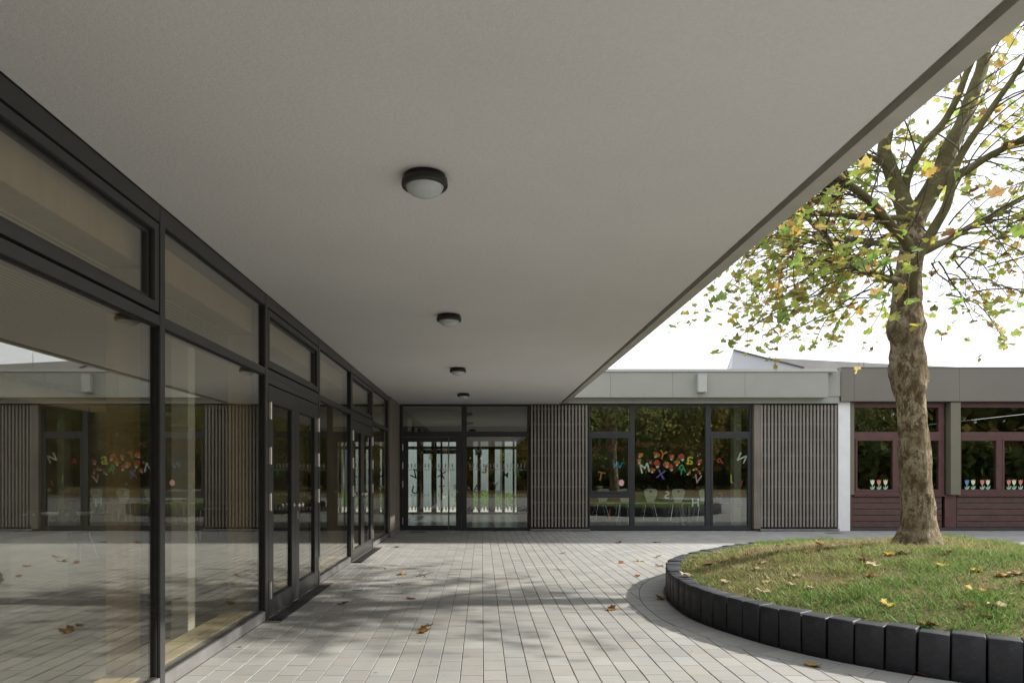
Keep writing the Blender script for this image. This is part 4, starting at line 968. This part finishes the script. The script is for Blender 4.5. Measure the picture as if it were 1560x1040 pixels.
for a in (('T', 916, 725, 13, 'orange', 12, 'orange paper letter T low on the left sash'), ('W', 941, 708, 11, 'blue', 8, 'blue paper letter W on the left sash'), ('T', 934.5, 704, 5, 'blue', 0, 'small blue paper letter T touching the blue W'),
          ('M', 983, 712.5, 14, 'white', -12, 'white paper letter M in the middle pane'), ('Y', 1010.5, 692.5, 13, 'orange', 18, 'orange paper letter Y at the top of the middle pane'),
          ('X', 1008, 722, 13, 'purple', 12, 'purple paper letter X in the middle pane'), ('a', 1051.5, 701, 12, 'yellow', 0, 'yellow paper letter a in the middle pane'),
          ('R', 1039, 715, 13, 'green', -28, 'green mirrored paper letter R in the middle pane'), ('V', 1064, 729.5, 13, 'pink', 12, 'pink paper letter V at the lower right of the middle pane'),
          ('P', 1098, 703, 10, 'red', -32, 'red mirrored paper letter P on the right door'), ('J', 1116, 729, 13, 'yellow', 0, 'yellow mirrored paper letter J on the right door'),
          ('N', 1132, 697, 13, 'white', 25, 'white tilted paper letter N at the right door edge'), ('S', 1017, 753.5, 11, 'white', 10, 'white mirrored paper letter S low in the middle pane'),
          ('H', 1060.5, 765, 12, 'white', 0, 'white paper letter H near the bottom of the middle pane'), ('J', 930, 782, 13, 'rust', 8, 'rust-orange paper letter J in the bottom left pane'),
          ('C', 1098, 755, 9, 'rust', 20, 'rust paper letter C on the right door below the tub'), ('I', 1131.5, 735, 9, 'red', 15, 'dark red paper letter I at the right edge of the door'),
          ('F', 1129, 771.5, 9, 'navy', 0, 'dark blue paper letter F low on the right door')):
    letter(*a)
for a in (('Z', 632, 721, 12, 'black', 25, 'black paper letter Z on the entrance door, upper left'), ('U', 632, 746, 11, 'black', 15, 'black paper letter U on the entrance door, lower left'), ('B', 656, 695.5, 8, 'yellow', 0, 'dark yellow paper letter B at the top of the entrance door'),
          ('X', 673, 722, 12, 'navy', 15, 'dark blue paper letter X on the entrance door'), ('T', 673.5, 745, 11, 'rust', -6, 'rust-orange paper letter T on the entrance door'), ('M', 729, 687.5, 11, 'grey', -5, 'grey paper letter M at the top of the entrance side pane'),
          ('L', 737.5, 714, 12, 'orange', 0, 'orange paper letter L in the entrance side pane'), ('M', 770.5, 723, 8, 'black', 5, 'black paper letter M on the right of the entrance side pane'), ('S', 765, 695, 11, 'yellow', 0, 'dark yellow paper letter S at the top right of the entrance pane'),
          ('Y', 755, 739.5, 11, 'pink', 0, 'pink paper letter Y in the entrance side pane'), ('A', 726, 743, 10, 'navy', 0, 'dark blue paper letter A in the entrance side pane'), ('E', 693, 741, 6, 'green', 0, 'small green paper letter E at the edge of the entrance door'),
          ('R', 787, 721, 8, 'green', 0, 'dim green paper letter R at the right edge of the entrance pane')):
    letter(*a)
bl = tag(link('paper_ball', flat_shape('ball', [ell(0, 0, .065, .08, 24)], .004), paper(CN['pink'])), 'pink oval paper cutout beside a chair back on the left sash', 'paper cutout'); bl.location = (X(947), YW+.026, Zp(735)); bl.rotation_euler = (R(90), 0, 0)
def cut(base, name): 
    o = bpy.data.objects.new(name, base); COL.objects.link(o); return o
def blob(n, r, seed): rs = random.Random(seed); return [(r*(1+.14*rs.uniform(-1, 1))*math.cos(2*math.pi*k/n), r*(1+.14*rs.uniform(-1, 1))*math.sin(2*math.pi*k/n)) for k in range(n)]
body = flat_shape('body', [blob(14, .068, 3)], .003); wing = flat_shape('tail', [[(-.01, .03), (.075, .06), (.085, -.02), (.02, -.075), (-.02, -.03)]], .003); tipm = flat_shape('tip', [[(0, -.115), (.05, -.08), (.04, -.06), (-.01, -.055), (-.03, -.08)]], .003)
body.materials.append(paper(CN['red'])); wing.materials.append(paper(CN['orange'])); tipm.materials.append(paper(CN['white']))
green_ = flat_shape('leaf', [[(.0, .10), (.03, .09), (.035, .055), (.0, .05)]], .003); green_.materials.append(paper(CN['green']))
for (px, py, rz, sc, lb) in ((976, 692, 20, .9, 'red and orange paper cutout at the upper left corner of the middle pane'), (974, 701, 0, .8, 'red and orange paper cutout at the left frame, above the white M'), (1001, 692, 30, 1., 'red and orange paper cutout touching the orange Y'),
        (992, 703, 10, .5, 'tiny red and white paper cutout above the white M'), (1002, 705, 0, 1.1, 'large red paper cutout right of the white M'), (995, 715, 15, .8, 'red and orange paper cutout at the foot of the white M'), (1015, 707, -20, 1., 'red, green and orange paper cutout above the purple X'),
        (1024, 695, 10, .9, 'red and orange paper cutout right of the orange Y'), (1039, 695, -15, 1.1, 'bright red paper cutout left of the yellow a'), (1032, 704, 0, 1., 'red and orange paper cutout above the green R'), (1023, 711, -8, 1.05, 'round red paper cutout left of the green R'),
        (1050, 719, 30, .8, 'orange and green paper cutout below the green R'), (1061, 713, 60, .8, 'orange and white paper cutout above the pink V'), (1067, 703, 20, .9, 'red and green paper cutout at the right frame of the middle pane'), (1067, 718, -5, .6, 'small dim red paper cutout right of the pink V')):
    t = thing('paper_cutout', lb, 'paper cutout', (X(px), YW+.058, Zp(py)), 'red paper cutouts on the middle pane'); t.scale = (sc*.98,)*3; t.rotation_euler = (0, R(rz), 0)
    pr = [('body', body), ('tail', wing), ('tip', tipm), ('sprig', green_)]
    if 'green' not in lb: pr.pop(3)
    if 'orange' not in lb: pr.pop(1)
    if lb.startswith('orange'): pr.pop(0)
    if 'round' in lb or 'bright' in lb: pr = pr[:1]+[q for q in pr if q[0] == 'tip']
    for k, (nm, me) in enumerate(pr):
        o = cut(me, nm); o.parent = t; o.rotation_euler = (R(90), 0, 0); o.location = (0, -.0018*k, 0); o.scale = (random.uniform(.8, 1.15), random.uniform(.8, 1.15), 1)
RB = paper((.30, .095, .06)); drop = flat_shape('paper_leaf', [[(-.20, 0), (-.13, .07), (0, .115), (.12, .08), (.21, .01), (.12, -.06), (.02, -.09), (-.11, -.075)]], .004); drop.materials.append(RB)
ordn = ('first', 'second', 'third', 'fourth', 'fifth', 'sixth')
for where, row in (('left panes, upper row', ((908, 682), (931, 682), (947, 683))), ('left panes, lower row', ((908, 694),)), ('middle pane, upper row', ((976, 677), (989, 677), (1006, 677), (1025, 678), (1042, 680), (1062, 681))), ('middle pane, lower row', ((1053, 691),)),
                   ('right door, upper row', ((1093, 682), (1113, 681), (1129, 679))), ('right door, middle row', ((1104, 693), (1124, 692))), ('right door, lower row', ((1093, 714), (1112, 714), (1131, 721)))):
    for k, (px, py) in enumerate(row):
        Y = 19.2+.2*random.random(); o = cut(drop, 'paper_leaf'); o.location = (PX(px, Y), Y, PZ(py, Y)); o.rotation_euler = (R(90), random.gauss(0, .12), random.gauss(0, .15)); o.scale = (.82, .82, 1)
        tag(o, ('%s brown-red hanging paper leaf from the left, %s' % (ordn[k], where)) if len(row) > 1 else 'lone brown-red hanging paper leaf, '+where, 'paper leaf', 'brown paper leaves hanging in the classroom')
fl_me = flat_shape('flower', [[(-.045, .05), (-.05, .12), (-.022, .09), (0, .125), (.022, .09), (.05, .12), (.045, .05), (.02, .015), (-.02, .015)]], .003)
st_me = flat_shape('stem', [[(-.009, .02), (.009, .02), (.009, -.05), (.06, .0), (.055, -.05), (.012, -.10), (.012, -.16), (-.012, -.16), (-.010, -.10), (-.05, -.06), (-.055, -.02), (-.009, -.06)]], .003)
st_me.materials.append(paper((.33, .52, .38))); flm = {}
for (px, c, lb) in ((1331, 'cream', 'cream paper tulip, left of the red one behind the left maroon sash'), (1341, 'coral', 'red paper tulip between two cream ones left of the trunk'), (1351, 'cream', 'cream paper tulip nearest the trunk, right of the red one'),
        (1475.5, 'sky', 'blue paper tulip on the pane right of the trunk'), (1485, 'cream', 'cream paper tulip right beside the blue one'), (1499, 'coral', 'red paper tulip between two cream ones right of the trunk'), (1507.5, 'cream', 'tall cream paper tulip at the right end of the first row'),
        (1539.5, 'coral', 'red paper tulip first on the rightmost sash'), (1547.5, 'cream', 'cream paper tulip between the two red ones on the rightmost sash'), (1557.5, 'coral', 'red paper tulip cut by the right edge of the photo')):
    t = thing('paper_tulip', lb, 'paper tulip', (X(px), YW+.055, Zp(739)), 'paper tulips on the maroon windows')
    cc_ = {'cream': (.72, .70, .45), 'coral': (.62, .22, .17), 'sky': (.12, .28, .50)}[c]
    if c not in flm: flm[c] = fl_me.copy(); flm[c].materials.append(paper(cc_))
    t.scale = (1, 1, 1.22)
    for nm, me, z in (('flower', flm[c], 0), ('stem', st_me, .002)):
        o = cut(me, nm); o.parent = t; o.rotation_euler = (R(90), 0, 0); o.location = (0, z, 0)

# ------------------------------------------------------------------ wood behind the viewer, seen in the panes
WV, WF, WC = [], [], []
def wood(n, x0, x1, y0, y1, z0, z1, s0, s1, pal):
    for _ in range(n):
        x_ = random.uniform(x0, x1); y_ = random.uniform(y0, y1); top = z1*(.72+.28*mnoise.noise(Vector((x_*.22, y_*.15, 3)))+.12*mnoise.noise(Vector((x_*.8, y_*.6, 9))))
        z_ = z0+(top-z0)*random.random()**.85
        g_ = mnoise.noise(Vector((x_*.35, y_*.35, z_*.35))); c = pal[0] if g_ < -.05 else (pal[1] if g_ < .22 else pal[2]); k_ = random.uniform(.6, 1.35)
        s_ = random.uniform(s0, s1); q = Matrix.Rotation(random.uniform(0, 6.28), 3, 'Z') @ Matrix.Rotation(random.gauss(0, .8)+.6, 3, 'X'); b = len(WV)
        for u, v_ in ((-.5, 0), (0, -.6), (.55, 0), (0, .75)): WV.append(tuple(Vector((x_, y_, z_))+q @ Vector((u*s_, v_*s_, .1*s_*u)))); WC.append(tuple(t_*k_ for t_ in c))
        WF.append((b, b+1, b+2, b+3))
wood(26000, -50, 110, -62, -54, 0.0, 19, .8, 1.4, [(.11,.125,.03), (.20,.18,.04), (.32,.24,.055)])
wood(5000, -50, 4, -30, -26, 0.0, 12, .5, .9, [(.11,.125,.03), (.20,.18,.04), (.32,.24,.055)])
wood(14000, -50, 110, -53, -50, 0.0, 4.2, .5, .9, [(.07,.10,.025), (.11,.13,.03), (.17,.16,.04)])
wood(2500, -6, 27, -31, -30, 0.0, 2.6, .3, .55, [(.07,.10,.025), (.11,.13,.03), (.17,.16,.04)])
wood(9000, 27, 60, -17, -13, 0.0, 4.6, .35, .7, [(.06,.09,.022), (.09,.12,.03), (.15,.14,.035)])
def crown(cx_, cy_, z0, z1, rx, n, pal):
    for _ in range(n):
        d_ = Vector((random.gauss(0, 1), random.gauss(0, 1), random.gauss(0, 1))).normalized(); r_ = random.uniform(.55, 1)**.5*(1+.25*mnoise.noise(d_*2.3+Vector((cx_, cy_, 0))))
        p_ = Vector((cx_+d_.x*rx*r_, cy_+d_.y*rx*r_, (z0+z1)/2+d_.z*(z1-z0)/2*r_)); c = pal[0] if mnoise.noise(p_*.5) < 0 else pal[1]; k_ = random.uniform(.65, 1.35)
        s_ = random.uniform(.14, .30); q = Matrix.Rotation(random.uniform(0, 6.28), 3, 'Z') @ Matrix.Rotation(random.gauss(0, .8)+.6, 3, 'X'); b = len(WV)
        for u, v_ in ((-.5, 0), (0, -.6), (.55, 0), (0, .75)): WV.append(tuple(p_+q @ Vector((u*s_, v_*s_, .1*s_*u)))); WC.append(tuple(t_*k_ for t_ in c))
        WF.append((b, b+1, b+2, b+3))
for k in range(12):
    gold = k % 4 == 0; h_ = random.uniform(8, 12)
    crown(4.5+k*3.6+random.uniform(-.5, .5), -15.5-k*2.7, random.uniform(.8, 1.6), h_, random.uniform(2.5, 3.0), 4200, [(.24,.21,.05), (.32,.25,.06)] if gold else [(.12,.155,.045), (.19,.20,.06)])
for k in range(9):
    crown(7+k*5.0+random.uniform(-.8, .8), -25-k*3.0, 1.0, random.uniform(9, 13), 3.2, 3600, [(.13,.16,.045), (.22,.20,.055)])
tag(link('woodland', tri_mesh('woodland', WV, WF, WC), M_WOODLAND), 'dense autumn wood mirrored in the far windows', None, None, 'stuff')
tag(MB().box(-60, 60, -60, -8.6, -.049, -.02).build('lawn', M_SOIL), kind='structure')
